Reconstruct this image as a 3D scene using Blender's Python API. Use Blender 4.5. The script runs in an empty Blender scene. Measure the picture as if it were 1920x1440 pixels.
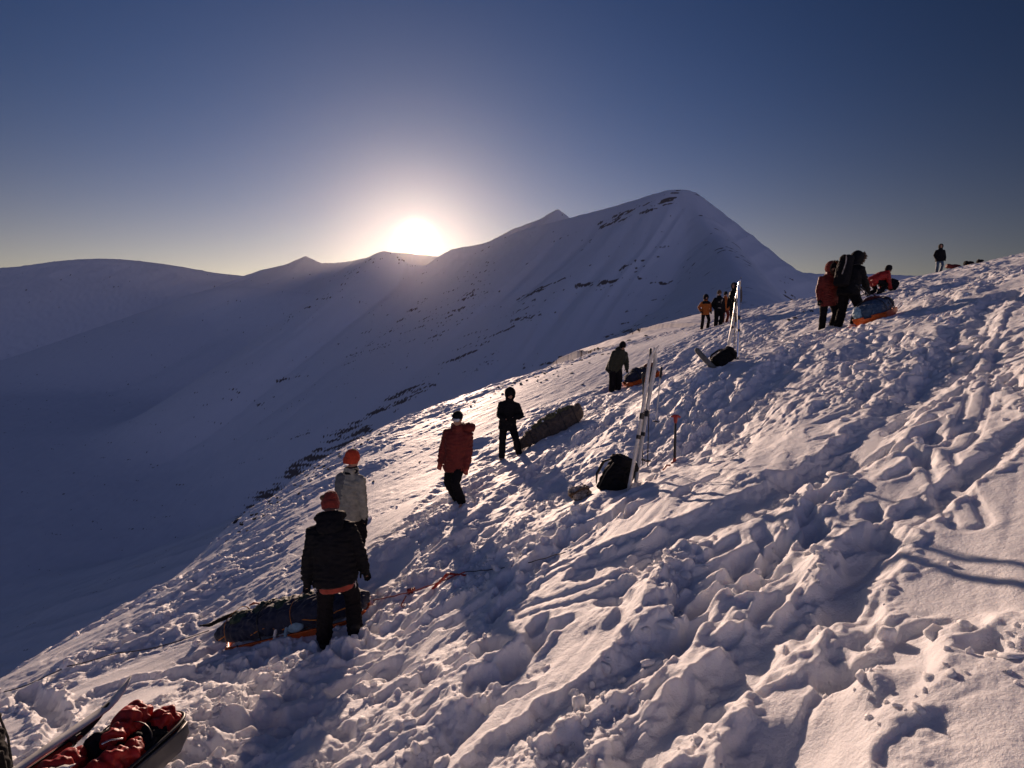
import bpy, bmesh, math, random
import numpy as np
from mathutils import Vector, Matrix, Quaternion

# ---------------------------------------------------------------- camera, sky, sun, exposure
scene = bpy.context.scene
cam_data = bpy.data.cameras.new('camera')
cam = bpy.data.objects.new('camera', cam_data)
scene.collection.objects.link(cam)
cam_data.sensor_width = 36.0
cam_data.lens = 36.0 * 1000.0 / 1920.0
cam_data.clip_start = 0.05
cam_data.clip_end = 60000.0
cam.location = (0, 0, 0)
cam.rotation_euler = (math.radians(90 - 6.84), 0, 0)
scene.camera = cam

SUN_AZ = math.radians(-9.9)      # left of straight ahead (+Y)
SUN_EL = math.radians(8.0)
SUN_DIR = Vector((math.sin(SUN_AZ) * math.cos(SUN_EL), math.cos(SUN_AZ) * math.cos(SUN_EL), math.sin(SUN_EL)))
sun_data = bpy.data.lights.new('sun', 'SUN')
sun_data.energy = 5.0
sun_data.angle = math.radians(0.5)
sun_data.color = (1.0, 0.71, 0.54)
sun = bpy.data.objects.new('sun', sun_data)
scene.collection.objects.link(sun)
sun.rotation_euler = SUN_DIR.to_track_quat('Z', 'Y').to_euler()

world = bpy.data.worlds.new('World')
scene.world = world
world.use_nodes = True
wn = world.node_tree.nodes; wl = world.node_tree.links
wn.clear()
def wmath(op, a, b=None, c=None):
    n = wn.new('ShaderNodeMath'); n.operation = op
    for i, v in enumerate((a, b, c)):
        if v is None: continue
        if isinstance(v, (int, float)): n.inputs[i].default_value = v
        else: wl.new(v, n.inputs[i])
    return n.outputs[0]
sky = wn.new('ShaderNodeTexSky')
sky.sky_type = 'NISHITA'
sky.sun_disc = False
sky.sun_elevation = SUN_EL
sky.sun_rotation = SUN_AZ
sky.altitude = 900
sky.air_density = 1.0
sky.dust_density = 0.1
sky.ozone_density = 3.0
tint = wn.new('ShaderNodeMixRGB'); tint.blend_type = 'MULTIPLY'; tint.inputs[0].default_value = 1.0
tint.inputs[2].default_value = (0.70, 0.755, 1.10, 1)
wl.new(sky.outputs[0], tint.inputs[1])
bg = wn.new('ShaderNodeBackground'); bg.inputs[1].default_value = 0.055
wl.new(tint.outputs[0], bg.inputs[0])
# the sun's own disc with the bright air right round it
tc = wn.new('ShaderNodeTexCoord')
vd = wn.new('ShaderNodeVectorMath'); vd.operation = 'DOT_PRODUCT'
wl.new(tc.outputs['Generated'], vd.inputs[0]); vd.inputs[1].default_value = SUN_DIR
ang = wmath('ARCCOSINE', wmath('MINIMUM', vd.outputs['Value'], 0.999999))
disc = wmath('MULTIPLY', wmath('EXPONENT', wmath('MULTIPLY', wmath('POWER', wmath('DIVIDE', ang, math.radians(1.2)), 2.0), -1.0)), 6.0)
halo = wmath('MULTIPLY', wmath('EXPONENT', wmath('MULTIPLY', wmath('DIVIDE', ang, math.radians(7.0)), -1.0)), 0.34)
bg2 = wn.new('ShaderNodeBackground'); bg2.inputs[0].default_value = (1.0, 0.84, 0.52, 1)
wl.new(wmath('ADD', disc, halo), bg2.inputs[1])
# the low warm band along the horizon on the sun's side
sx = wn.new('ShaderNodeSeparateXYZ'); wl.new(tc.outputs['Generated'], sx.inputs[0])
low = wmath('EXPONENT', wmath('MULTIPLY', wmath('ABSOLUTE', sx.outputs[2]), -1 / 0.085))
side = wmath('POWER', wmath('MAXIMUM', wmath('ADD', wmath('MULTIPLY', vd.outputs['Value'], 0.5), 0.5), 0.0), 9.0)
bg3 = wn.new('ShaderNodeBackground'); bg3.inputs[0].default_value = (1.0, 0.70, 0.26, 1)
wl.new(wmath('MULTIPLY', wmath('MULTIPLY', low, side), 1.3), bg3.inputs[1])
# clear sky is darkest at right angles to the sun; opposite it, out of view, a lavender glow is added to lift the shade
gap = wmath('POWER', wmath('DIVIDE', wmath('SUBTRACT', ang, math.radians(62)), math.radians(32)), 2.0)
wl.new(wmath('MULTIPLY', wmath('SUBTRACT', 1.0, wmath('MULTIPLY', wmath('EXPONENT', wmath('MULTIPLY', gap, -1.0)), 0.62)), 0.049), bg.inputs[1])
anti = wmath('POWER', wmath('MAXIMUM', wmath('MULTIPLY', vd.outputs['Value'], -1.0), 0.0), 2.0)
bg4 = wn.new('ShaderNodeBackground'); bg4.inputs[0].default_value = (0.74, 0.62, 0.98, 1)
wl.new(wmath('MULTIPLY', anti, 0.25), bg4.inputs[1])
adda = wn.new('ShaderNodeAddShader'); wl.new(bg4.outputs[0], adda.inputs[0]); wl.new(bg3.outputs[0], adda.inputs[1])
addh = wn.new('ShaderNodeAddShader'); wl.new(bg2.outputs[0], addh.inputs[0]); wl.new(adda.outputs[0], addh.inputs[1])
addw = wn.new('ShaderNodeAddShader'); wl.new(bg.outputs[0], addw.inputs[0]); wl.new(addh.outputs[0], addw.inputs[1])
wo = wn.new('ShaderNodeOutputWorld'); wl.new(addw.outputs[0], wo.inputs[0])

scene.view_settings.view_transform = 'Standard'
scene.view_settings.look = 'None'
scene.view_settings.gamma = 1.0
scene.view_settings.exposure = 0.08
scene.cycles.use_denoising = True
scene.cycles.max_bounces = 6
scene.cycles.diffuse_bounces = 3
scene.cycles.volume_bounces = 0
scene.cycles.transparent_max_bounces = 8
# ---------------------------------------------------------------- view geometry (photograph is 1920 x 1440)
F_PX = 1000.0
PITCH = math.radians(6.84)
FW = np.array([0.0, math.cos(PITCH), -math.sin(PITCH)])
UP = np.array([0.0, math.sin(PITCH), math.cos(PITCH)])
RT = np.array([1.0, 0.0, 0.0])

def P(px, py, d):
    """world point at depth d seen at pixel (px, py) of the photograph; the camera is the origin"""
    return d * (FW + RT * (px - 960) / F_PX - UP * (py - 720) / F_PX)

def proj(x, y, z):
    dep = y * FW[1] + z * FW[2]
    dep = np.where(dep > 0.05, dep, 0.05)
    return 960 + F_PX * x / dep, 720 - F_PX * (y * UP[1] + z * UP[2]) / dep

# ---------------------------------------------------------------- noise
def _hash(ix, iy, seed):
    h = (ix.astype(np.int64) * 374761393 + iy.astype(np.int64) * 668265263 + seed * 974634777) & 0xFFFFFFFF
    h = ((h ^ (h >> 13)) * 1274126177) & 0xFFFFFFFF
    h = ((h ^ (h >> 16)) * 2246822519) & 0xFFFFFFFF
    return ((h ^ (h >> 15)) & 0xFFFFFF) / float(0xFFFFFF)

def perlin(x, y, seed=0):
    ix = np.floor(x); iy = np.floor(y)
    fx = x - ix; fy = y - iy
    ux = fx * fx * fx * (fx * (fx * 6 - 15) + 10)
    uy = fy * fy * fy * (fy * (fy * 6 - 15) + 10)
    def g(dx, dy):
        a = _hash(ix + dx, iy + dy, seed) * 6.2831853
        return np.cos(a) * (fx - dx) + np.sin(a) * (fy - dy)
    a = g(0, 0); b = g(1, 0); c = g(0, 1); d = g(1, 1)
    return 1.5 * ((a + (b - a) * ux) * (1 - uy) + (c + (d - c) * ux) * uy)

def fbm(x, y, seed=0, octs=4, gain=0.5, lac=2.07):
    s = 0; a = 1.0
    for o in range(octs):
        s = s + a * perlin(x, y, seed + o * 17)
        x = x * lac + 3.1; y = y * lac - 1.7; a *= gain
    return s

def worley(x, y, seed=0):
    """F1, F2, two random numbers of the nearest cell and the offset to its centre"""
    ix = np.floor(x); iy = np.floor(y)
    f1 = np.full(x.shape, 9.0); f2 = np.full(x.shape, 9.0)
    r1 = np.zeros(x.shape); r2 = np.zeros(x.shape); ox = np.zeros(x.shape); oy = np.zeros(x.shape)
    for dx in (-1, 0, 1):
        for dy in (-1, 0, 1):
            cx = ix + dx; cy = iy + dy
            a = _hash(cx, cy, seed); b = _hash(cx, cy, seed + 1)
            ex = cx + 0.1 + 0.8 * a - x; ey = cy + 0.1 + 0.8 * b - y
            d = np.hypot(ex, ey)
            m = d < f1
            f2 = np.where(m, f1, np.minimum(f2, d))
            f1 = np.where(m, d, f1)
            ox = np.where(m, -ex, ox); oy = np.where(m, -ey, oy)
            r1 = np.where(m, _hash(cx, cy, seed + 2), r1); r2 = np.where(m, _hash(cx, cy, seed + 3), r2)
    return f1, f2, r1, r2, ox, oy

def sstep(a, b, x):
    t = np.clip((x - a) / (b - a), 0, 1)
    return t * t * (3 - 2 * t)

def seg_dist(x, y, pts):
    """distance to a polyline, arc length of and height at the nearest point (pts: x, y, z), and the side"""
    best = np.full(x.shape, 1e18); bt = np.zeros(x.shape); bz = np.zeros(x.shape); sd = np.ones(x.shape)
    acc = 0.0
    for k in range(len(pts) - 1):
        ax, ay, az = pts[k]; bx_, by_, bz_ = pts[k + 1]
        dx = bx_ - ax; dy = by_ - ay; L2 = dx * dx + dy * dy + 1e-12; L = math.sqrt(L2)
        t = np.clip(((x - ax) * dx + (y - ay) * dy) / L2, 0, 1)
        qx = x - ax - t * dx; qy = y - ay - t * dy
        d = qx * qx + qy * qy
        m = d < best
        best = np.where(m, d, best); bt = np.where(m, acc + t * L, bt); bz = np.where(m, az + t * (bz_ - az), bz)
        sd = np.where(m, np.clip((dx * (y - ay) - dy * (x - ax)) / (L * np.sqrt(d) + 1e-6), -1, 1), sd)
        acc += L
    return np.sqrt(best), bt, bz, sd

def smooth_path(pts, n=6):
    """Catmull-Rom through the points"""
    p = [np.array(q, float) for q in pts]
    p = [2 * p[0] - p[1]] + p + [2 * p[-1] - p[-2]]
    out = []
    for i in range(1, len(p) - 2):
        for k in range(n):
            t = k / n
            out.append(0.5 * (2 * p[i] + (p[i + 1] - p[i - 1]) * t + (2 * p[i - 1] - 5 * p[i] + 4 * p[i + 1] - p[i + 2]) * t * t
                              + (3 * p[i] - p[i - 1] - 3 * p[i + 1] + p[i + 2]) * t ** 3))
    out.append(p[-2])
    return out

# ---------------------------------------------------------------- far terrain: ridges with sides that fall to a valley floor
FLOOR_Z = -380.0
def RP(lst, n=2): return [tuple(q) for q in smooth_path([P(*a) for a in lst], n)]
RIDGES = [
    # crest polyline, left slope, right slope, crest rounding, gully amplitude, gully spacing, seed
    (RP([(690, 484, 2290), (718, 470, 2250), (742, 477, 2230), (768, 494, 2200), (800, 497, 2150), (828, 479, 2080), (850, 467, 2040), (905, 457, 1950),  # made-up dip under the sun lets its disc and glow show whole
         (980, 432, 1850), (1070, 408, 1700), (1160, 385, 1600), (1225, 364, 1520), (1262, 356, 1490), (1290, 357, 1480), (1308, 367, 1480), (1335, 400, 1490),
         (1400, 450, 1520), (1450, 483, 1560), (1500, 510, 1650), (1560, 514, 1800), (1640, 514, 1900), (1720, 517, 2000), (1900, 520, 2100)]), 0.62, 0.70, 9.0, 0.5, 60.0, 3),
    (RP([(1290, 375, 1440), (1340, 440, 1200), (1375, 492, 900), (1392, 535, 600), (1385, 566, 350), (1350, 590, 180), (1310, 603, 100), (1290, 608, 62)]) +
     [(25., 45., 1.5), (45., 20., 8.), (60., -40., 22.)], 0.61, 0.50, 22.0, 0.28, 55.0, 5),
    (RP([(880, 470, 2900), (905, 460, 2850), (960, 430, 2800), (1018, 409, 2750), (1046, 392, 2700), (1072, 414, 2700), (1180, 450, 2650)]), 0.62, 0.62, 3.0, 0.5, 120.0, 9),
    (RP([(455, 520, 5200), (490, 506, 5100), (545, 494, 5000), (573, 480, 4950), (602, 493, 4950), (660, 489, 4900), (715, 476, 4800), (760, 474, 4800), (900, 490, 4800)]), 0.42, 0.42, 5.0, 0.7, 160.0, 11),
    (RP([(-700, 500, 7000), (-300, 510, 6800), (-60, 505, 6500), (40, 500, 6400), (110, 490, 6300), (190, 485, 6200), (260, 489, 6200), (340, 500, 6200), (400, 511, 6200), (455, 517, 6300), (520, 525, 6400)]), 0.55, 0.55, 120.0, 0.5, 260.0, 13),
    (RP([(360, 552, 4200), (400, 543, 4100), (440, 537, 4000), (500, 541, 3900), (560, 548, 3700), (640, 556, 3500)]), 0.62, 0.62, 60.0, 0.3, 160.0, 15),
]
def far_h(x, y, want_gully=False):
    k = 7.0
    hs = []
    gl = np.zeros(x.shape)
    for pts, sl, sr, w, ga, gs, seed in RIDGES:
        # each stretch of crest throws its own slopes; the highest one counts
        h = np.full(x.shape, -1e9); D = np.zeros(x.shape); SD = np.zeros(x.shape)
        for q in range(len(pts) - 1):
            d, t, z, sd = seg_dist(x, y, pts[q:q + 2])
            dd = np.sqrt(d * d + w * w) - w
            s = sr + (sl - sr) * (0.5 + 0.5 * sd)
            s = s + (0.6 if seed in (3, 5) else 0.2) * (1 - np.abs(sd))
            if seed == 5: s = s + 0.62 * sstep(700, 1150, y) * sstep(0.3, -0.6, sd) + 0.12 * sstep(0, 1, sd) * sstep(300, 700, y)
            hq = z - s * dd * (1.0 - 0.05 * sstep(150, 900, dd))
            if seed == 5: hq = hq - 55 * sstep(15, 130, dd) * sstep(-0.3, 0.6, sd)
            m = hq > h
            h = np.where(m, hq, h); D = np.where(m, dd, D); SD = np.where(m, sd, SD)
        cx, cy = pts[-1][0] - pts[0][0], pts[-1][1] - pts[0][1]
        if seed == 5: cx, cy = 400.0, 1350.0
        if seed == 3: cx, cy = 1080.0, -810.0
        cl = math.hypot(cx, cy); u = (x * cx + y * cy) / cl; v = (-x * cy + y * cx) / cl
        warp = 50 * perlin(x / 300, y / 300, seed + 40)
        g = fbm((u + warp) / gs, v / 420.0 + 3 * seed, seed, 3)
        g2 = -np.abs(perlin((u + warp * 0.6) / (gs * 0.9), v / 800.0 + seed, seed + 7)) * 1.6
        h = h + ga * gs * 0.16 * sstep(5, 160, D) * (1 - 0.9 * sstep(350, 900, D)) * (0.5 * g + g2)
        h = h + 1.2 * perlin(u / 35.0, v * 0.02, seed + 3) * sstep(0, 12, D) * (w / 25.0)
        hs.append(h)
    fl = FLOOR_Z + 10 * fbm(x / 900, y / 900, 77, 3) + 0.0 * x
    m = hs[0]
    for h in hs[1:]: m = np.maximum(m, h)
    s = 0
    for h in hs: s = s + np.exp(np.clip((h - m) / k, -40, 0))
    m = m + k * np.log(s)
    k = 38.0; a = np.maximum(m, fl)
    far = a + k * np.log(np.exp((m - a) / k) + np.exp((fl - a) / k))
    return m + (far - m) * sstep(-40, -160, m)

# ---------------------------------------------------------------- near slope: thin-plate surface through the feet, the sleds and the crest
SIL = [(0, 1275, 8.0), (150, 1190, 9.5), (300, 1105, 11), (420, 1002, 14), (540, 910, 18), (640, 856, 22), (760, 797, 27), (900, 742, 32),
       (1000, 705, 34), (1100, 666, 36), (1170, 642, 36), (1250, 624, 35), (1330, 604, 34), (1400, 582, 33), (1500, 562, 32), (1600, 545, 31), (1700, 524, 33),
       (1757, 514, 36), (1830, 499, 38), (1920, 480, 40)]
CTRL = [(630, 1203, 6.3), (440, 1208, 7.3), (690, 1152, 6.9), (665, 1062, 8.3), (862, 945, 9.7), (948, 862, 12.9), (985, 840, 12.9), (1085, 795, 13.6),
        (1155, 733, 18), (1200, 722, 18), (1182, 918, 6.8), (1150, 916, 7.1), (1085, 942, 7.0), (1262, 878, 7.6), (1382, 674, 11.4), (1330, 684, 11.3),
        (1590, 613, 12.4), (1650, 606, 12.2), (1325, 616, 27), (1350, 611, 27), (1380, 604, 25), (210, 1405, 4.0), (960, 1440, 2.75), (1400, 1440, 2.25), (1900, 1440, 1.75),
        (1900, 1000, 3.1), (1500, 1200, 2.95), (1900, 750, 4.9), (1757, 560, 12), (1757, 530, 20), (1900, 600, 7.6), (1900, 520, 16), (600, 1440, 3.4),
        (1000, 1200, 4.0), (700, 1300, 4.6), (1000, 1000, 6.2), (1400, 850, 6.2), (1500, 700, 9.0), (1650, 550, 20), (1500, 595, 20), (1500, 572, 27)]
def _build_tps():
    pts = []
    for a in SIL + CTRL: pts.append(P(*a))
    for (px, py, d) in SIL[:12]:                       # past the crest the ground rolls away below the line of sight
        q = P(px, py, d)
        for k, drop in ((1.3, 0.06), (1.8, 0.22)):
            c = q * k; c[2] -= d * drop * (1.0 if px < 1000 else 0.35); pts.append(c)
    for (px, py, d) in SIL[12:]:
        q = P(px, py, d) * 1.4; q[2] -= 0.8; pts.append(q)
    pts = [p for p in pts if math.hypot(p[0], p[1]) < 62]
    for az in range(-75, 80, 10):
        for r in (75.0,):
            a = math.radians(az); x = r * math.sin(a); y = r * math.cos(a)
            pts.append(np.array([x, y, float(far_h(np.array([x]), np.array([y]))[0])]))
    pts.append(np.array([0, 0, -1.95])); pts.append(np.array([-3, 0, -3.2])); pts.append(np.array([4, 0, -0.35]))
    pts.append(np.array([-8, -4, -5.0])); pts.append(np.array([8, -6, 2.0]))
    pts = np.array(pts); n = len(pts)
    def phi(r2): return 0.5 * r2 * np.log(r2 + 1e-9)
    A = np.zeros((n + 3, n + 3))
    d2 = (pts[:, None, 0] - pts[None, :, 0]) ** 2 + (pts[:, None, 1] - pts[None, :, 1]) ** 2
    A[:n, :n] = phi(d2) + np.eye(n) * 0.6
    A[:n, n] = 1; A[:n, n + 1:] = pts[:, :2]; A[n, :n] = 1; A[n + 1:, :n] = pts[:, :2].T
    b = np.zeros(n + 3); b[:n] = pts[:, 2]
    w = np.linalg.solve(A, b)
    return pts, w
TPS_P, TPS_W = _build_tps()
def tps(x, y):
    z = TPS_W[-3] + TPS_W[-2] * x + TPS_W[-1] * y
    for k in range(len(TPS_P)):
        r2 = (x - TPS_P[k, 0]) ** 2 + (y - TPS_P[k, 1]) ** 2
        z = z + TPS_W[k] * 0.5 * r2 * np.log(r2 + 1e-9)
    return z

CREST = [tuple(P(*a)) for a in SIL]
def base_h(x, y):
    r = np.hypot(x, y)
    w = sstep(48, 78, r)
    n = tps(x, y)
    h = n * (1 - w) + far_h(x, y) * w if np.any(w > 0) else n
    # beyond the crest the left flank drops away steeply
    m = (r < 700) & (x < 30) & (y > 2)
    d, t, zz, sd = seg_dist(x[m], y[m], CREST)
    d = d * (sd > 0)
    k = 0.42 * sstep(50, 12, t) + 0.10 * sstep(78, 50, t)
    ex = np.zeros(x.shape); ex[m] = k * (np.sqrt(d * d + 9) - 3) * 1.0
    return h - np.minimum(ex, 40) * (1 - sstep(150, 650, r))
# ---------------------------------------------------------------- snow relief of the near slope
PHI = math.radians(52)
CP, SP = math.cos(PHI), math.sin(PHI)
def gpt(px, py):
    """point of the smooth near slope seen at a pixel"""
    dv = FW + RT * (px - 960) / F_PX - UP * (py - 720) / F_PX
    d = np.exp(np.linspace(math.log(1.2), math.log(60), 700))
    z = base_h(d * dv[0], d * dv[1])
    i = int(np.argmax(d * dv[2] < z))
    if i == 0: i = 699
    return (d[i] * dv[0], d[i] * dv[1], 0.0)
def GP(lst, n=6): return [tuple(q) for q in smooth_path([gpt(*a) for a in lst], n)]

TRENCHES = [  # path, half width, depth
    (GP([(1900, 545), (1835, 590), (1800, 650), (1740, 720), (1660, 790), (1590, 850), (1500, 900), (1380, 960), (1250, 1010), (1130, 1060)]), 0.24, 0.13),
    (GP([(45, 1300), (90, 1325), (115, 1375), (130, 1440)]), 0.11, 0.20),
    (GP([(130, 1335), (190, 1300), (260, 1280), (400, 1268), (520, 1300)]), 0.13, 0.13),
    (GP([(1640, 1010), (1600, 1080), (1500, 1180), (1380, 1260), (1290, 1330), (1180, 1440)]), 0.15, 0.15),
    (GP([(1240, 1200), (1120, 1290), (1010, 1360), (900, 1440)]), 0.12, 0.11),
    (GP([(1530, 640), (1420, 730), (1340, 800), (1290, 850)]), 0.2, 0.12),
    (GP([(900, 830), (800, 960), (740, 1060), (660, 1190)]), 0.25, 0.10),
    (GP([(1300, 660), (1180, 760), (1050, 850), (930, 960), (860, 1040), (800, 1100), (700, 1210), (540, 1330), (420, 1440)]), 0.34, 0.15),
    (GP([(1920, 800), (1800, 905), (1660, 1000)]), 0.10, 0.08),
]
BUMPS = [(1760, 1400, .34, .06), (1490, 1425, .22, -.10), (1850, 1235, .13, -.11), (1370, 1120, .14, .07), (1480, 1220, .10, .06), (1230, 1050, .22, -.09), (1080, 985, .3, -.06),
         (1600, 1150, .12, -.08), (1640, 1300, .12, .06), (960, 1240, .16, -.08), (1130, 1160, .12, .07), (740, 1250, .2, -.08), (860, 1330, .16, .07), (560, 1340, .22, -.07), (1560, 870, .35, -.12), (1400, 900, .2, .08)]
BOOT_PATHS = [
    (GP([(640, 1210), (720, 1180), (800, 1090), (850, 980), (880, 940), (950, 880), (1010, 870), (1100, 800), (1160, 745)]), .28, 75),
    (GP([(420, 1250), (520, 1240), (620, 1230), (760, 1200), (900, 1130), (1050, 1000), (1150, 950), (1250, 900), (1330, 800), (1370, 700)]), .30, 90),
    (GP([(1180, 745), (1280, 700), (1400, 670), (1500, 640), (1590, 620), (1660, 620), (1760, 570)]), .35, 80),
    (GP([(300, 1400), (420, 1360), (560, 1330), (700, 1290), (900, 1260), (1050, 1180)]), .22, 45),
    (GP([(1250, 1180), (1400, 1100), (1500, 1020), (1600, 900), (1720, 800), (1850, 700)]), .22, 50),
    (GP([(1300, 700), (1330, 650), (1340, 625)]), .3, 14), (GP([(560, 1215), (600, 1225), (700, 1200)]), .12, 12), (GP([(1540, 615), (1600, 625), (1680, 640)]), .25, 20),
]
SKI_TRACKS = [
    GP([(1880, 590), (1850, 660), (1830, 760), (1800, 830), (1760, 850), (1790, 920), (1818, 980)]),
    GP([(1560, 925), (1520, 985), (1495, 1025)]),
    GP([(1200, 1320), (1080, 1400), (1020, 1440)]),
    GP([(1270, 985), (1130, 1035), (960, 1110)]),
    GP([(1060, 1440), (1160, 1360), (1260, 1290)]), GP([(980, 1150), (1130, 1105), (1290, 1045)]), GP([(1500, 1120), (1620, 1040), (1760, 930)]),
]
SMOOTH = [(1180, 668, 1.9, 9), (1060, 700, 1.9, 8), (960, 760, 1.5, 7), (830, 850, 1.0, 5), (740, 930, .7, 3.5), (700, 990, .5, 2.6),
          (1840, 1110, .45, .32), (1760, 930, .7, .8), (1870, 980, .7, .7), (1700, 960, .6, .6), (1340, 955, .5, .5), (1560, 1000, .25, .4),
          (1100, 1075, .35, 1.0), (190, 1290, .35, 1.3), (120, 1350, .35, .35), (240, 1320, .4, .6), (1880, 860, .5, 1.0), (1200, 975, .35, .6), (950, 1180, .12, .4),
          (1250, 1330, .10, .7), (1450, 1150, .13, .8), (1370, 1055, .2, 1.0), (1610, 1110, .15, .6), (1000, 1310, .11, .6), (1700, 1260, .10, .3), (1560, 1400, .12, .3), (1100, 1235, .11, .6),
          (1720, 990, .35, .7), (880, 1400, .10, .5), (1480, 1290, .09, .5), (1650, 840, .25, 1.0), (620, 1380, .12, .5)]

def trod(x, y, full=False):
    """how trodden the snow is"""
    s = x * CP + y * SP; t = -x * SP + y * CP
    r = np.hypot(x, y)
    T = 0.55 + 0.95 * fbm(s / 2.6, t / 1.1, 31, 3)
    sm = np.zeros(x.shape)
    for px, py, a, b in SMOOTH:
        q = gpt(px, py)
        ds = (x - q[0]) * CP + (y - q[1]) * SP; dt = -(x - q[0]) * SP + (y - q[1]) * CP
        sm = np.maximum(sm, np.exp(-((ds / b) ** 2 + (dt / a) ** 2) ** 2))
    T = 0.93 * np.clip(T, 0.12, 1.15) * (1 - 0.93 * np.clip(sm * 1.25, 0, 1)) * (1 - 0.6 * sstep(18, 50, r))
    return (T, sm) if full else T

def snow_detail(x, y):
    s = x * CP + y * SP; t = -x * SP + y * CP
    r = np.hypot(x, y)
    wx = 0.12 * perlin(x * 1.9, y * 1.9, 201); wy = 0.12 * perlin(x * 1.9, y * 1.9, 202)
    xs, ys = x + wx, y + wy
    T, sm = trod(x, y, True)
    def bil(u, v, seed, octs=2):
        o = 0; am = 1.0
        for k in range(octs):
            o = o + am * (np.abs(perlin(u, v, seed + 9 * k)) * 1.6 - 0.5); u = u * 2.1 + 1.3; v = v * 2.1 - 2.2; am *= 0.5
        return o
    h = 0.0
    # broad drifts and furrows along the way people walked
    h = h + 0.15 * fbm(s / 2.4, t / 0.8, 41, 3) * (0.30 + 0.70 * T) * (1 - 0.75 * sm)
    fur = np.abs(perlin(s / 1.9 + 0.4 * wx, t / 0.45 + wy * 2, 43))
    h = h + 0.08 * (0.35 - np.sqrt(fur * fur + 0.004)) * (0.15 + T) * (1 - 0.6 * sm)
    # broken crust: raised slabs, lumps
    n = fbm(s / 0.75 + wx * 3, t / 0.40 + wy * 3, 51, 3)
    h = h + 0.040 * sstep(0.02, 0.15, n) * T
    h = h + T * (0.058 * bil(s / 0.62 + 2 * wx, t / 0.36 + 2 * wy, 53) + 0.028 * bil(xs / 0.21, ys / 0.21, 55) + 0.009 * bil(xs / 0.095, ys / 0.095, 57))
    n2 = fbm(xs / 0.30, ys / 0.30, 61, 3)
    h = h + 0.018 * sstep(0.05, 0.2, n2) * T
    # footprints
    f1, f2, r1, r2, ox, oy = worley(xs / 0.46, ys / 0.46, 71)
    a = r2 * 3.14; ou = ox * np.cos(a) + oy * np.sin(a); ov = -ox * np.sin(a) + oy * np.cos(a)
    e = np.hypot(ou / 0.44, ov / 0.22)
    pit = (r1 > 0.38) * sstep(1.05, 0.72, e); rim = (r1 > 0.38) * np.exp(-((e - 1.22) / 0.22) ** 2)
    h = h + T * (-0.055 * pit * (0.5 + r1) + 0.02 * rim)
    # clods of two sizes
    for cs, am, sd in ((0.17, 0.022, 81), (0.09, 0.012, 91)):
        f1, f2, r1, r2, ox, oy = worley(xs / cs + 0.4 * n, ys / cs, sd)
        blk = sstep(0.0, 0.22, f2 - f1) * (0.25 + r2) * (r1 > 0.42)
        dens = sstep(-0.1, 0.35, fbm(x / 0.9, y / 0.9, sd + 5, 2) + 0.12)
        h = h + am * blk * T * dens * np.sqrt(np.clip(1 - (f1 / 0.85) ** 2, 0, 1))
    h = h + 0.015 * fbm(x / 0.13, y / 0.14, 101, 4, 0.5) * (0.10 + 0.90 * T)
    h = h + 0.011 * fbm(x / 0.035, y / 0.035, 105, 2) * (0.14 + T) * sstep(9, 4, r)
    # wind ripples on the smooth parts
    h = h + 0.010 * np.abs(perlin(s / 1.1, t / 0.12 + 1.5 * wx, 111)) * sm + 0.007 * perlin(s / 0.7, t / 0.22, 113) * sm
    for px, py, rad, am in BUMPS:
        q = gpt(px, py); dd = np.hypot(x - q[0] + wx * .6, y - q[1] + wy * .6) / rad
        h = h + am * np.exp(-dd ** 2.6)
    # boot holes along the ways people took
    rb = random.Random(21)
    for path, wd, cnt in BOOT_PATHS:
        for i in range(cnt):
            f = (i + rb.random() * .6) / cnt * (len(path) - 1.01); a = path[int(f)]; b = path[int(f) + 1]; g = f - int(f)
            dx, dy = b[0] - a[0], b[1] - a[1]; L = math.hypot(dx, dy) + 1e-9; ux, uy = dx / L, dy / L; off = rb.gauss(0, wd)
            cx = a[0] + dx * g - uy * off; cy = a[1] + dy * g + ux * off; th = math.atan2(uy, ux) + rb.gauss(0, .35); c_, s_ = math.cos(th), math.sin(th)
            m = (np.abs(x - cx) < .32) & (np.abs(y - cy) < .32)
            xx = x[m] - cx; yy = y[m] - cy; u = xx * c_ + yy * s_; v = -xx * s_ + yy * c_
            e = np.hypot(u / (.15 + .02 * rb.random()), v / .075) + .22 * perlin(xx * 14, yy * 14, 130 + i)
            h[m] += -rb.uniform(.05, .10) * sstep(1.2, .7, e) + .008 * np.exp(-((e - 1.5) / .3) ** 2)
    for path, w, dp in TRENCHES:
        bb = np.array(path); m = (x > bb[:, 0].min() - 1.5) & (x < bb[:, 0].max() + 1.5) & (y > bb[:, 1].min() - 1.5) & (y < bb[:, 1].max() + 1.5)
        d, tt, zz, sd = seg_dist(x[m], y[m], path)
        d = d + 0.07 * perlin(x[m] / 0.22, y[m] / 0.22, 121) + 0.03 * perlin(x[m] / 0.06, y[m] / 0.06, 122)
        g = -0.75 * dp * sstep(w * 1.5, w * 0.35, d) + 0.25 * dp * np.exp(-((d - w * 1.45) / (w * 0.3)) ** 2)
        h[m] += g * (0.8 + 0.4 * perlin(tt / 0.35, tt * 0, 123))
    for path in SKI_TRACKS:
        bb = np.array(path); m = (x > bb[:, 0].min() - 1) & (x < bb[:, 0].max() + 1) & (y > bb[:, 1].min() - 1) & (y < bb[:, 1].max() + 1)
        d, tt, zz, sd = seg_dist(x[m], y[m], path)
        d2 = np.abs(d - 0.08)
        h[m] += -0.018 * sstep(0.040, 0.02, d2) + 0.004 * np.exp(-((d2 - 0.075) / 0.02) ** 2)
    h = np.where(h > .07, .07 + (h - .07) * .55, h); h = np.where(h < -.16, -.16 + (h + .16) * .6, h)
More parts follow.
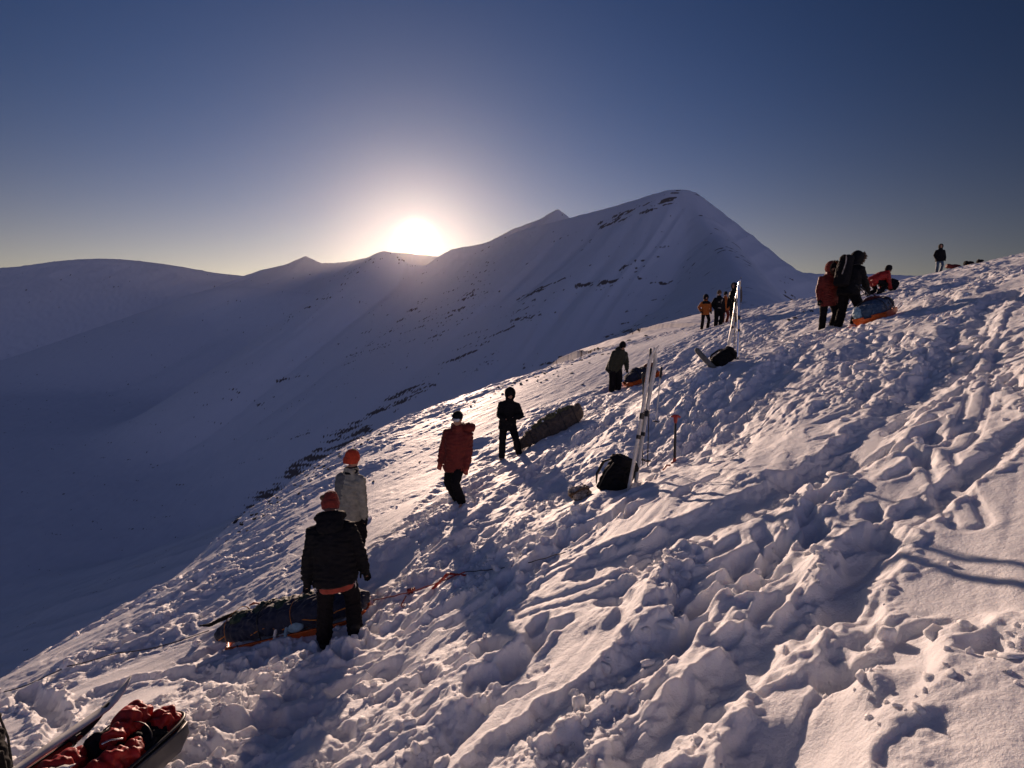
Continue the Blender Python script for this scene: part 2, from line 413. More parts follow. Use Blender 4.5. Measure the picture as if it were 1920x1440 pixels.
    # settle: the finest spikes near the camera slump
    for it in range(2):
        q = h.copy()
        q[1:-1] = .25 * h[:-2] + .5 * h[1:-1] + .25 * h[2:]; q[:, 2:-2] = .15 * q[:, :-4] + .2 * q[:, 1:-3] + .3 * q[:, 2:-2] + .2 * q[:, 3:-1] + .15 * q[:, 4:]
        k = 0.8 * sstep(7, 2.5, r); h = h * (1 - k) + q * k
    return h

def grid_mesh(name, x, y, z, mat_, rock=None):
    nr, nc = x.shape
    me = bpy.data.meshes.new(name)
    me.vertices.add(nr * nc)
    me.vertices.foreach_set('co', np.stack([x, y, z], -1).astype(np.float32).ravel())
    i = np.arange(nr * nc, dtype=np.int32).reshape(nr, nc)
    q = np.stack([i[:-1, :-1], i[:-1, 1:], i[1:, 1:], i[1:, :-1]], -1).reshape(-1, 4)
    me.loops.add(q.size); me.loops.foreach_set('vertex_index', q.ravel())
    me.polygons.add(len(q)); me.polygons.foreach_set('loop_start', np.arange(0, q.size, 4, dtype=np.int32))
    me.polygons.foreach_set('use_smooth', np.ones(len(q), dtype=bool))
    if rock is not None:
        at = me.attributes.new('rock', 'FLOAT', 'POINT'); at.data.foreach_set('value', rock.astype(np.float32).ravel())
    me.update(calc_edges=True); me.materials.append(mat_)
    o = bpy.data.objects.new(name, me); scene.collection.objects.link(o)
    o['kind'] = 'structure'
    return o

# ---------------------------------------------------------------- material helpers
def new_mat(name):
    m = bpy.data.materials.new(name); m.use_nodes = True
    nt = m.node_tree; b = nt.nodes['Principled BSDF']
    return m, nt, b
def noise_node(nt, scale, detail=4, rough=0.55, vec=None):
    n = nt.nodes.new('ShaderNodeTexNoise'); n.inputs['Scale'].default_value = scale
    n.inputs['Detail'].default_value = detail; n.inputs['Roughness'].default_value = rough
    if vec is not None: nt.links.new(vec, n.inputs['Vector'])
    return n
def ramp_node(nt, stops, fac):
    r = nt.nodes.new('ShaderNodeValToRGB'); e = r.color_ramp.elements
    while len(e) < len(stops): e.new(0.5)
    for k, (p, c) in enumerate(stops): e[k].position = p; e[k].color = (*c, 1)
    nt.links.new(fac, r.inputs[0]); return r

m_snow, nt, b = new_mat('snow')
geo = nt.nodes.new('ShaderNodeNewGeometry')
n1 = noise_node(nt, 1.3, 3, 0.5, geo.outputs['Position'])
r1 = ramp_node(nt, [(0.3, (0.80, 0.80, 0.83)), (0.7, (0.87, 0.87, 0.90))], n1.outputs[0])
nt.links.new(r1.outputs[0], b.inputs['Base Color'])
b.inputs['Roughness'].default_value = 0.62
b.inputs['Specular IOR Level'].default_value = 0.34
b.inputs['Subsurface Weight'].default_value = 0.5
b.inputs['Subsurface Radius'].default_value = (1.0, 0.9, 0.8)
b.inputs['Subsurface Scale'].default_value = 0.05
n2 = noise_node(nt, 60, 4, 0.65, geo.outputs['Position'])
n3 = noise_node(nt, 260, 2, 0.6, geo.outputs['Position'])
bp = nt.nodes.new('ShaderNodeBump'); bp.inputs['Strength'].default_value = 0.55; bp.inputs['Distance'].default_value = 0.02
nt.links.new(n2.outputs[0], bp.inputs['Height'])
bp2 = nt.nodes.new('ShaderNodeBump'); bp2.inputs['Strength'].default_value = 0.45; bp2.inputs['Distance'].default_value = 0.004
nt.links.new(n3.outputs[0], bp2.inputs['Height']); nt.links.new(bp.outputs[0], bp2.inputs['Normal'])
nt.links.new(bp2.outputs[0], b.inputs['Normal'])

m_far, nt, b = new_mat('far_snow_and_rock')
at = nt.nodes.new('ShaderNodeAttribute'); at.attribute_name = 'rock'
r1 = ramp_node(nt, [(0.35, (0.82, 0.80, 0.82)), (0.65, (0.17, 0.125, 0.105))], at.outputs['Fac'])
nt.links.new(r1.outputs[0], b.inputs['Base Color']); b.inputs['Roughness'].default_value = 0.8
b.inputs['Specular IOR Level'].default_value = 0.15

# ---------------------------------------------------------------- ground: near slope, then mountains and valley
NR, NC = 1500, 1500
rr = np.exp(np.linspace(math.log(1.25), math.log(66), NR)); aa = np.radians(np.linspace(-60, 60, NC))
R, A = np.meshgrid(rr, aa, indexing='ij')
X = R * np.sin(A); Y = R * np.cos(A)
# the smooth surface on a coarse grid, refined by interpolation
def base_interp(rr, aa, step=10):
    rc = rr[::step]; ac = aa[::step]
    if rc[-1] != rr[-1]: rc = np.append(rc, rr[-1])
    if ac[-1] != aa[-1]: ac = np.append(ac, aa[-1])
    Rc, Ac = np.meshgrid(rc, ac, indexing='ij')
    Zc = base_h(Rc * np.sin(Ac), Rc * np.cos(Ac))
    t = np.array([np.interp(aa, ac, row) for row in Zc])
    return np.array([np.interp(np.log(rr), np.log(rc), t[:, j]) for j in range(len(aa))]).T
Zb = base_interp(rr, aa, 5)
DET = snow_detail(X, Y) * (1 - sstep(50, 64, R))
Z = Zb + DET
rock_near = np.zeros(X.shape)
snow_slope = grid_mesh('snow_slope', X, Y, Z, m_snow)

def ground(x, y):
    """height of the finished near slope"""
    r = math.hypot(x, y); a = math.atan2(x, y)
    i = (math.log(r) - math.log(1.25)) / (math.log(66) - math.log(1.25)) * (NR - 1); j = (a - aa[0]) / (aa[-1] - aa[0]) * (NC - 1)
    i = min(max(i, 0), NR - 1.001); j = min(max(j, 0), NC - 1.001)
    i0, j0 = int(i), int(j); fi, fj = i - i0, j - j0
    return float((Z[i0, j0] * (1 - fj) + Z[i0, j0 + 1] * fj) * (1 - fi) + (Z[i0 + 1, j0] * (1 - fj) + Z[i0 + 1, j0 + 1] * fj) * fi)
def smooth_ground(x, y): return float(base_h(np.array([float(x)]), np.array([float(y)]))[0])
def normal_at(x, y, e=0.3):
    return Vector((-(smooth_ground(x + e, y) - smooth_ground(x - e, y)) / (2 * e), -(smooth_ground(x, y + e) - smooth_ground(x, y - e)) / (2 * e), 1)).normalized()

def far_sheet(name, r0, r1_, nr, nc, amax, sink=0.0):
    rr2 = np.exp(np.linspace(math.log(r0), math.log(r1_), nr)); aa2 = np.radians(np.linspace(-amax, amax, nc))
    R2, A2 = np.meshgrid(rr2, aa2, indexing='ij')
    X2 = R2 * np.sin(A2); Y2 = R2 * np.cos(A2)
    Z2 = base_h(X2, Y2)
    Z2 = Z2 + 0.25 * fbm(X2 / 4, Y2 / 9, 301, 3) * sstep(60, 90, R2) * sstep(900, 200, R2)
    Z2 = Z2 + 1.5 * fbm(X2 / 35, Y2 / 70, 303, 3) * sstep(150, 500, R2)
    Z2 = Z2 - sink * sstep(r0 * 1.3, r0, R2)
    px, py = proj(X2, Y2, Z2)
    # bare rock where the wind has stripped the slope: streaks that run down the fall line
    gx = np.gradient(Z2, axis=0); 
    rk = np.zeros(X2.shape)
    u = (px * 0.62 + py * 0.78); v = (-px * 0.78 + py * 0.62)
    for (x0, y0, x1, y1, w, a) in ROCK_BANDS:
        dx, dy = x1 - x0, y1 - y0; L2 = dx * dx + dy * dy
        t = np.clip(((px - x0) * dx + (py - y0) * dy) / L2, 0, 1)
        d = np.hypot(px - x0 - t * dx, py - y0 - t * dy)
        rk = np.maximum(rk, a * np.exp(-(d / w) ** 2))
    q = np.clip(R2 / 300, 0.25, 3.5)
    qi = np.round(np.log2(q))                       # one grain size per distance band
    wide = sstep(0.0, 0.6, fbm(X2 / 260, Y2 / 420, 341, 2)) * sstep(FLOOR_Z + 40, FLOOR_Z + 160, Z2) * (R2 < 2600) * (px > 640)
    rock = np.zeros(X2.shape)
    for lev in range(-2, 3):
        g = 2.0 ** lev
        wl_ = np.clip(1 - np.abs(np.log2(q) - lev), 0, 1)
        m = wl_ > 0
        nz = fbm((X2[m] - 0.35 * Y2[m]) / (30 * g), (Y2[m] + 0.35 * X2[m]) / (3.2 * g), 311 + lev, 5, 0.8)
        rock[m] += wl_[m] * (0.5 + 1.5 * (nz - 1.05 + 0.95 * rk[m] + 0.45 * wide[m]))
    rock = rock * sstep(66, 75, R2)
    return grid_mesh(name, X2, Y2, Z2, m_far, np.clip(rock, 0, 1))
ROCK_BANDS = [(420, 1000, 470, 950, 9, 1.1), (470, 950, 560, 880, 16, 1.2), (560, 880, 690, 805, 13, 1.15), (545, 880, 640, 815, 9, 1.2), (640, 815, 760, 735, 9, 1.15), (690, 780, 810, 720, 9, 1.05),
              (760, 735, 960, 610, 9, .75), (540, 600, 640, 545, 8, .8), (1165, 404, 1262, 377, 9, .85), (1130, 420, 1180, 400, 9, .8), (1085, 535, 1150, 528, 10, .9),
              (970, 560, 1060, 520, 6, .7), (960, 600, 1040, 585, 7, .85), (870, 700, 930, 675, 9, .8), (485, 755, 510, 745, 8, .8), (545, 822, 580, 810, 5, .85), (520, 715, 560, 700, 5, .8),
              (980, 690, 1120, 655, 6, .9), (1170, 622, 1200, 618, 4, 1.05), (640, 690, 800, 560, 7, .55), (860, 650, 1000, 570, 7, .55)]
far_ground = far_sheet('mountains_and_valley', 60, 9500, 1000, 1200, 62, 0.35)
# ---------------------------------------------------------------- mesh tools
class MB:
    """collects closed pieces and links them as one mesh object"""
    def __init__(self): self.v = []; self.f = []
    def add(self, vs, fs):
        o = len(self.v); self.v += [tuple(p) for p in vs]; self.f += [tuple(i + o for i in f) for f in fs]; return self
    def loft(self, rings, cap=True):
        n = len(rings[0]); vs = [p for r in rings for p in r]; fs = []
        for k in range(len(rings) - 1):
            for j in range(n):
                fs.append((k * n + j, k * n + (j + 1) % n, (k + 1) * n + (j + 1) % n, (k + 1) * n + j))
        if cap:
            fs.append(tuple(range(n - 1, -1, -1))); fs.append(tuple((len(rings) - 1) * n + j for j in range(n)))
        return self.add(vs, fs)
    def tube(self, pts, rad, n=10, flat=1.0, up=None, round_ends=True):
        pts = [Vector(p) for p in pts]
        if not hasattr(rad, '__len__'): rad = [rad] * len(pts)
        rad = list(rad)
        if round_ends:
            d0 = (pts[1] - pts[0]).normalized(); d1 = (pts[-1] - pts[-2]).normalized()
            pts = [pts[0] - d0 * rad[0] * 0.8, pts[0] - d0 * rad[0] * 0.5] + pts + [pts[-1] + d1 * rad[-1] * 0.5, pts[-1] + d1 * rad[-1] * 0.8]
            rad = [rad[0] * 0.35, rad[0] * 0.8] + rad + [rad[-1] * 0.8, rad[-1] * 0.35]
        ref = Vector(up) if up else Vector((0.13, 0.21, 1.0)); rings = []; u = None
        for i, p in enumerate(pts):
            t = (pts[min(i + 1, len(pts) - 1)] - pts[max(i - 1, 0)]).normalized()
            if u is None:
                u = ref - t * ref.dot(t)
                if u.length < 0.05: u = Vector((1, 0, 0)) - t * t.x
            else: u = u - t * u.dot(t)
            u.normalize(); w = t.cross(u)
            rings.append([p + (w * math.cos(a) + u * math.sin(a) * flat) * rad[i] for a in [2 * math.pi * j / n for j in range(n)]])
        return self.loft(rings)
    def ell(self, c, r, n=14, m=9, rot=None):
        rings = []
        for k in range(m):
            th = math.pi * (k + 0.35) / (m - 0.3)
            ring = []
            for j in range(n):
                a = 2 * math.pi * j / n
                p = Vector((r[0] * math.sin(th) * math.cos(a), r[1] * math.sin(th) * math.sin(a), -r[2] * math.cos(th)))
                if rot: p = rot @ p
                ring.append(Vector(c) + p)
            rings.append(ring)
        return self.loft(rings)
    def box(self, c, s, rot=None):
        vs = []
        for dx, dy, dz in ((-1, -1, -1), (1, -1, -1), (1, 1, -1), (-1, 1, -1), (-1, -1, 1), (1, -1, 1), (1, 1, 1), (-1, 1, 1)):
            p = Vector((dx * s[0] / 2, dy * s[1] / 2, dz * s[2] / 2))
            if rot: p = rot @ p
            vs.append(Vector(c) + p)
        return self.add(vs, [(0, 3, 2, 1), (4, 5, 6, 7), (0, 1, 5, 4), (1, 2, 6, 5), (2, 3, 7, 6), (3, 0, 4, 7)])
    def build(self, name, mat_, parent=None, voxel=None, wrinkle=0.0, wscale=0.08, smooth=2, bevel=0.0, subsurf=0, seed=0, wdir=(1, 1, 1)):
        me = bpy.data.meshes.new(name); me.from_pydata(self.v, [], self.f)
        bm = bmesh.new(); bm.from_mesh(me); bmesh.ops.recalc_face_normals(bm, faces=bm.faces); bm.to_mesh(me); bm.free()
        ob = bpy.data.objects.new(name, me); scene.collection.objects.link(ob)
        if voxel:
            md = ob.modifiers.new('r', 'REMESH'); md.mode = 'VOXEL'; md.voxel_size = voxel; md.use_smooth_shade = True
            if smooth:
                ms = ob.modifiers.new('s', 'SMOOTH'); ms.factor = 0.6; ms.iterations = smooth
        if bevel:
            mv = ob.modifiers.new('b', 'BEVEL'); mv.width = bevel; mv.segments = 2; mv.limit_method = 'ANGLE'
        if subsurf:
            ms = ob.modifiers.new('ss', 'SUBSURF'); ms.levels = subsurf; ms.render_levels = subsurf
        if voxel or bevel or subsurf:
            dg = bpy.context.evaluated_depsgraph_get()
            nm = bpy.data.meshes.new_from_object(ob.evaluated_get(dg)); ob.modifiers.clear(); ob.data = nm; bpy.data.meshes.remove(me); me = nm; me.name = name
        if wrinkle:
            n = len(me.vertices); co = np.empty(n * 3); me.vertices.foreach_get('co', co); co = co.reshape(-1, 3)
            no = np.empty(n * 3); me.vertex_normals.foreach_get('vector', no); no = no.reshape(-1, 3)
            q = co / wscale * np.array(wdir)
            d = (np.abs(perlin(q[:, 0] + q[:, 1] * 0.6, q[:, 2] + q[:, 1] * 0.7, 400 + seed)) - 0.3) + 0.5 * perlin(q[:, 0] * 2.3 - q[:, 1], q[:, 2] * 2.1 + q[:, 1] * 1.9, 410 + seed)
            co = co + no * (d * wrinkle)[:, None]
            me.vertices.foreach_set('co', co.astype(np.float32).ravel()); me.update()
        me.polygons.foreach_set('use_smooth', np.ones(len(me.polygons), dtype=bool) if (voxel or subsurf or not bevel) else np.zeros(len(me.polygons), dtype=bool))
        me.materials.clear(); me.materials.append(mat_)
        if parent: ob.parent = parent
        return ob

def tag(o, label=None, cat=None, group=None, kind=None):
    if label: o['label'] = label
    if cat: o['category'] = cat
    if group: o['group'] = group
    if kind: o['kind'] = kind
    return o
def empty(name, mtx):
    o = bpy.data.objects.new(name, None); o.empty_display_size = 0.2; scene.collection.objects.link(o); o.matrix_world = mtx; return o
def rename_smooth(o): return o

def cloth(name, col, rough=0.75, var=0.25, scale=14, spec=0.3, sheen=0.15, bump=0.25, bscale=45):
    m, nt, b = new_mat(name)
    tc_ = nt.nodes.new('ShaderNodeTexCoord'); n = noise_node(nt, scale, 4, 0.6, tc_.outputs['Object'])
    lo = tuple(c * (1 - var) for c in col); hi = tuple(min(c * (1 + var), 0.9) for c in col)
    r = ramp_node(nt, [(0.32, lo), (0.68, hi)], n.outputs[0]); nt.links.new(r.outputs[0], b.inputs['Base Color'])
    b.inputs['Roughness'].default_value = rough; b.inputs['Specular IOR Level'].default_value = spec
    b.inputs['Sheen Weight'].default_value = sheen; b.inputs['Sheen Roughness'].default_value = 0.4
    if bump:
        n2 = noise_node(nt, bscale, 3, 0.6, tc_.outputs['Object']); bp_ = nt.nodes.new('ShaderNodeBump'); bp_.inputs['Strength'].default_value = bump; bp_.inputs['Distance'].default_value = 0.01
        nt.links.new(n2.outputs[0], bp_.inputs['Height']); nt.links.new(bp_.outputs[0], b.inputs['Normal'])
    return m
def hard(name, col, rough=0.4, metal=0.0, var=0.12, scale=30):
    m = cloth(name, col, rough, var, scale, 0.5, 0.0, 0.05, 80); m.node_tree.nodes['Principled BSDF'].inputs['Metallic'].default_value = metal; return m

M = dict(
    black=cloth('black_shell_fabric', (0.008, 0.008, 0.010), 0.8, spec=0.15, sheen=0.0), dark=cloth('dark_trouser_fabric', (0.010, 0.009, 0.011), 0.9, spec=0.12, sheen=0.0),
    olive=cloth('dark_olive_fabric', (0.028, 0.030, 0.020), 0.8), red=cloth('red_down_fabric', (0.15, 0.018, 0.012), 0.65), brick=cloth('brick_red_fabric', (0.32, 0.050, 0.030), 0.7),
    redhat=cloth('orange_red_knit', (0.48, 0.055, 0.022), 0.95, bscale=120, bump=0.5), dullred=cloth('dull_red_knit', (0.24, 0.036, 0.024), 0.95, bscale=120, bump=0.5),
    grey=cloth('pale_grey_softshell', (0.30, 0.29, 0.23), 0.8), greydark=cloth('grey_shoulder_panel', (0.13, 0.135, 0.13), 0.8), orange=cloth('orange_shell_fabric', (0.36, 0.095, 0.012), 0.7),
    bright_red=cloth('bright_red_nylon', (0.33, 0.014, 0.010), 0.5, sheen=0.0, bump=0.5, bscale=25), skin=cloth('skin', (0.45, 0.25, 0.17), 0.6, 0.08, sheen=0.0, bump=0.0),
    fur=cloth('brown_fur', (0.13, 0.075, 0.04), 0.95, 0.5, 60, bump=0.9, bscale=90), green=cloth('green_knit', (0.13, 0.17, 0.03), 0.95), boot=cloth('boot_leather', (0.012, 0.011, 0.011), 0.6, sheen=0.0),
    lens=hard('goggle_lens', (0.55, 0.57, 0.60), 0.12, 0.6), pulk=hard('orange_pulk_plastic', (0.62, 0.11, 0.012), 0.4), pulkgrey=hard('grey_pulk_shell', (0.075, 0.075, 0.08), 0.45),
    navy=cloth('navy_cover_fabric', (0.014, 0.020, 0.045), 0.7), blue=cloth('pale_blue_fabric', (0.22, 0.36, 0.45), 0.6), midblue=cloth('steel_blue_fabric', (0.05, 0.09, 0.15), 0.6),
    white=hard('white_ski_topsheet', (0.62, 0.60, 0.56), 0.3, 0.0, 0.25, 9), metal=hard('bare_metal', (0.55, 0.55, 0.56), 0.25, 1.0), blackhard=hard('black_plastic', (0.014, 0.014, 0.015), 0.45),
    redhard=hard('red_plastic', (0.30, 0.02, 0.012), 0.35), rope=cloth('red_rope', (0.26, 0.03, 0.016), 0.8, bscale=300), darkrope=cloth('dark_rope', (0.03, 0.025, 0.03), 0.8), cord=cloth('orange_cord', (0.55, 0.20, 0.03), 0.7),
    green_bag=cloth('dark_green_fabric', (0.022, 0.045, 0.030), 0.7), brown=cloth('brown_grey_canvas', (0.11, 0.085, 0.065), 0.85), tan=cloth('snow_dusted_canvas', (0.30, 0.26, 0.22), 0.9, 0.8, 16),
    olive2=cloth('olive_yellow_fabric', (0.14, 0.13, 0.065), 0.8, 0.6, 20),
    rock=cloth('dark_rock', (0.045, 0.040, 0.038), 0.9, 0.5, 6, sheen=0.0, bump=0.8, bscale=12), logo=hard('pale_logo', (0.6, 0.6, 0.58), 0.5))
for k_ in ('navy', 'black'): pass

# ---------------------------------------------------------------- people
def ik(a, c, l1, l2, pole):
    a, c, pole = Vector(a), Vector(c), Vector(pole); d = c - a; L = min(d.length, (l1 + l2) * 0.995); d.normalize()
    x = (l1 * l1 - l2 * l2 + L * L) / (2 * L); h = math.sqrt(max(l1 * l1 - x * x, 0)); p = pole - d * pole.dot(d)
    p = p.normalized() if p.length > 1e-4 else Vector((0, 1, 0))
    return a + d * x + p * h, a + d * L
def superring(c, rx, ry, X_, Y_, n=20, e=2.4):
    out = []
    for j in range(n):
        a = 2 * math.pi * j / n; ca, sa = math.cos(a), math.sin(a)
        out.append(Vector(c) + X_ * (rx * math.copysign(abs(ca) ** (2 / e), ca)) + Y_ * (ry * math.copysign(abs(sa) ** (2 / e), sa)))
    return out

def person(pos, head_deg, label, top, legs, hat, S=1.0, hip=0.90, lean=0.0, side=0.0, feet=((-.12, .05), (.12, -.03)), wr=None, look=0.0, nod=0.0, tilt=0.0,
           group=None, hem=0.16, bulk=1.0, vox=0.014, boots='boot', gloves='black', hood=None, hood_up=False, fur_ruff=False, goggles=False, extra=None, under=None, kneel=False, kp=None, cap=False, legbulk=1.0, footz=(None, None), sink=0.06):
    """pos: feet point on the ground. local axes: x right, y forward, z up; heading 0 looks away from the camera"""
    x0, y0 = pos[0], pos[1]; th = math.radians(head_deg); c_, s_ = math.cos(th), math.sin(th)
    z0 = smooth_ground(x0, y0)
    root_m = Matrix.Translation((x0, y0, z0)) @ Matrix.Rotation(th, 4, 'Z')
    def gz(lx, ly): return (smooth_ground(x0 + c_ * lx - s_ * ly, y0 + s_ * lx + c_ * ly) - z0) / S
    k = S
    ang = math.radians(lean); sd_ = math.radians(side)
    pel = Vector((0, 0, hip))
    U = Vector((math.sin(sd_), math.sin(ang) * math.cos(sd_), math.cos(ang) * math.cos(sd_))); Fd = Vector((0, math.cos(ang), -math.sin(ang))); Rd = Fd.cross(U).normalized(); Fd = U.cross(Rd).normalized()
    sh = pel + U * 0.50; nk = pel + U * 0.575
    hq = Matrix.Rotation(math.radians(-look), 3, 'Z') @ Matrix.Rotation(math.radians(-nod) - ang * 0.35, 3, 'X') @ Matrix.Rotation(math.radians(tilt), 3, 'Y')
    hc = nk + U * 0.068 + hq @ Vector((0, 0.02, 0.115))
    J = {}
    for i, sgn in enumerate((-1, 1)):
        fx, fy = feet[i]; fz = gz(fx, fy) - sink if footz[i] is None else footz[i]
        hp = pel + Vector((sgn * 0.095, 0, -0.02)); ank = Vector((fx, fy, fz + 0.09))
        kn, ank = ik(hp, ank, 0.44, 0.43, (kp[i] if kp else (sgn * 0.15, 1, 0.1))); J['leg', i] = (hp, kn, ank)
        s_pt = sh + Rd * (sgn * 0.185) - U * .045
        t = Vector(wr[i]) if wr and wr[i] is not None else s_pt + Vector((sgn * 0.10, 0.02, -0.54))
        el, w_ = ik(s_pt, t, 0.29, 0.27, (sgn * 0.6, -0.8, -0.25)); J['arm', i] = (s_pt, el, w_)
    sc = lambda p: Vector(p) * k
    # body under the clothes: one continuous skin
    bd = MB()
    bd.loft([superring(sc(pel + U * t), rx * k, ry * k, Rd, Fd, 16, 2.2) for t, rx, ry in ((-.1, .12, .09), (0, .15, .10), (.18, .13, .09), (.36, .16, .105), (.48, .15, .09), (.53, .07, .065), (.60, .055, .06), (.66, .05, .055))])
    H = lambda v: sc(hc + hq @ Vector(v))
    bd.loft([[H((rx * math.cos(a), oy + ry * math.sin(a), z_)) for a in [2 * math.pi * j / 16 for j in range(16)]] for z_, rx, ry, oy in
             ((-.115, .022, .025, .055), (-.10, .045, .06, .025), (-.06, .062, .085, .005), (-.01, .072, .097, 0), (.04, .076, .10, -.004), (.08, .066, .088, -.01), (.108, .035, .05, -.012))])
    bd.tube([H((0, .085, .02)), H((0, .105, -.012)), H((0, .112, -.028))], [.010 * k, .013 * k, .016 * k], 8)       # nose
    bd.ell(H((0, .078, -.066)), (.026 * k, .018 * k, .011 * k), 10, 6)                                            # lips
    bd.ell(H((0, .078, .034)), (.05 * k, .02 * k, .012 * k), 10, 6)                                               # brow
    for sgn in (-1, 1): bd.ell(H((sgn * .078, -.005, -.005)), (.012 * k, .022 * k, .032 * k), 8, 6)               # ears
    hands = []
    for i, sgn in enumerate((-1, 1)):
        a, b_, c = J['leg', i]; bd.tube([sc(a), sc(a.lerp(b_, .5)), sc(b_), sc(b_.lerp(c, .35)), sc(c)], [.085 * k, .072 * k, .052 * k, .055 * k, .038 * k])
        bd.tube([sc(c), sc(c + Vector((0, .14, -.05)))], [.04 * k, .03 * k])
        a, b_, c = J['arm', i]; bd.tube([sc(a), sc(a.lerp(b_, .5)), sc(b_), sc(b_.lerp(c, .4)), sc(c)], [.055 * k, .047 * k, .038 * k, .038 * k, .026 * k])
        f = (c - b_).normalized(); px_ = f.cross(Vector((0, 0, 1)) if abs(f.z) < .9 else Vector((0, 1, 0))).normalized(); pz_ = px_.cross(f).normalized()
        hands.append((c, f, px_, pz_, sgn)); bd.tube([sc(c), sc(c + f * .09)], [.026 * k, .028 * k])
    body = bd.build('person', M['skin'], None, vox, 0, smooth=2)
    body.matrix_world = root_m; tag(body, label, 'person', group)
    # trousers
    t_ = MB()
    t_.loft([superring(sc(pel + U * t), rx * k, ry * k, Rd, Fd) for t, rx, ry in ((-.14, .13, .12), (-.06, .175, .145), (.04, .175, .14), (.16, .165, .13))])
    for i in (0, 1):
        a, b_, c = J['leg', i]; q = legbulk * k
        t_.tube([sc(a), sc(a.lerp(b_, .45)), sc(b_), sc(b_.lerp(c, .45)), sc(c + Vector((0, 0, .02)))], [.112 * q, .100 * q, .082 * q, .085 * q, .080 * q], 14)
    t_.build('trousers', M[legs], body, vox, .016 * k, .10 * k, seed=3, wdir=(1, 1, 1.6))
    for i in (0, 1):
        a, b_, c = J['leg', i]; bt = MB(); o = Vector((0.02 * (-1, 1)[i], 0, 0))
        bt.tube([sc(c + Vector((0, -.01, .12))), sc(c), sc(c + Vector((0, -.015, -.055)))], [.066 * k, .062 * k, .058 * k], 12)
        bt.tube([sc(c + Vector((0, -.045, -.06))), sc(c + Vector((0, .06, -.055)) + o), sc(c + Vector((0, .17, -.065)) + o)], [.048 * k, .052 * k, .042 * k], 12, flat=.8)
        bt.build('boot', M[boots], body, vox * .8)
    # jacket
    j_ = MB(); B_ = bulk * k
    j_.loft([superring(sc(pel + U * t + Fd * .005), rx * B_, ry * B_, Rd, Fd, 24, 2.5) for t, rx, ry in
             ((-hem, .195, .165), (-hem + .02, .208, .178), (-.02, .205, .17), (.12, .192, .155), (.28, .208, .162), (.38, .208, .155), (.44, .185, .138), (.49, .145, .118), (.53, .112, .105), (.57, .100, .108), (.632, .094, .102), (.64, .08, .09))])
    for i in (0, 1):
        a, b_, c = J['arm', i]
        j_.tube([sc(a - (a - sh) * .3), sc(a), sc(a.lerp(b_, .5)), sc(b_), sc(b_.lerp(c, .5)), sc(c)], [.078 * B_, .088 * B_, .078 * B_, .072 * B_, .068 * B_, .055 * B_], 14)
    jk = j_.build('jacket', M[top], body, vox, .020 * k, .13 * k, seed=int(abs(x0 * 10)) % 7, wdir=(.8, .8, 2.0))
    for (c, f, px_, pz_, sgn) in hands:
        g = MB(); wd = px_
        g.ell(sc(c + f * .055), (.046 * k, .046 * k, .046 * k), 10, 7, None); g.tube([sc(c - f * .03), sc(c + f * .05)], [.045 * k, .045 * k])
        for q_, (off, ln) in enumerate(((-.032, .060), (-.011, .072), (.011, .068), (.032, .052))):
            p0 = c + f * .085 + wd * off; p1 = p0 + f * ln * .55 + pz_ * -.008; p2 = p1 + (f * .6 - pz_ * .7).normalized() * ln * .5
            g.tube([sc(p0), sc(p1), sc(p2)], [.0135 * k, .013 * k, .011 * k], 8)
        p0 = c + f * .03 + wd * (-sgn * .035); g.tube([sc(p0), sc(p0 + (f * .6 - wd * sgn * .7) * .045), sc(p0 + (f * .95 - wd * sgn * .6) * .075)], [.016 * k, .015 * k, .012 * k], 8)
        g.build('glove', M[gloves], body, .0065 * k if vox < .02 else .011, smooth=1)
    # eyes
    if not goggles:
        for sgn in (-1, 1): MB().ell(H((sgn * .031, .088, .008)), (.012 * k, .008 * k, .008 * k), 10, 7).build('eye', M['blackhard'], body)
    else:
        g = MB(); g.loft([[H((rx * math.sin(a), .06 + ry * math.cos(a), z_)) for a in [-1.25 + 2.5 * j / 12 for j in range(13)]] + [H(((rx - .012) * math.sin(a), .048 + ry * math.cos(a) * .9, z_)) for a in [1.25 - 2.5 * j / 12 for j in range(13)]]
                          for z_, rx, ry in ((-.024, .070, .050), (-.012, .080, .060), (.03, .082, .060), (.042, .074, .052))])
        g.build('goggles', M['lens'], body)
        s2 = MB(); s2.loft([[H((rr_ * math.cos(a), .0 + rr_ * 1.25 * math.sin(a) - .004, z_)) for a in [2 * math.pi * j / 24 for j in range(24)]] for z_, rr_ in ((.0, .082), (.004, .088), (.026, .088), (.03, .082))])
        s2.build('goggle_strap', M['blackhard'], body)
    if hat:
        h = MB(); h.loft([[H((r_ * math.cos(a), -.004 + r_ * 1.22 * math.sin(a) + oy, z_)) for a in [2 * math.pi * j / 20 for j in range(20)]] for z_, r_, oy in
                          ((-.062, .082, -.034), (-.055, .092, -.032), (-.02, .100, -.024), (.0, .106, -.016), (.028, .104, -.012), (.032, .098, -.010), (.07, .095, -.008), (.11, .080, -.010), (.14, .052, -.012), (.155, .016, -.012))])
        hb = h.build('hat', M[hat], body, .007, .009, .05, smooth=1)
    if cap:
        MB().loft([[H((x_, y_, z_)) for x_, y_, z_ in ring] for ring in ([(-.06, .07, .05), (.06, .07, .05), (.06, .07, .058), (-.06, .07, .058)], [(-.045, .15, .035), (.045, .15, .035), (.045, .15, .043), (-.045, .15, .043)])]).build('cap_peak', M['black'], body)
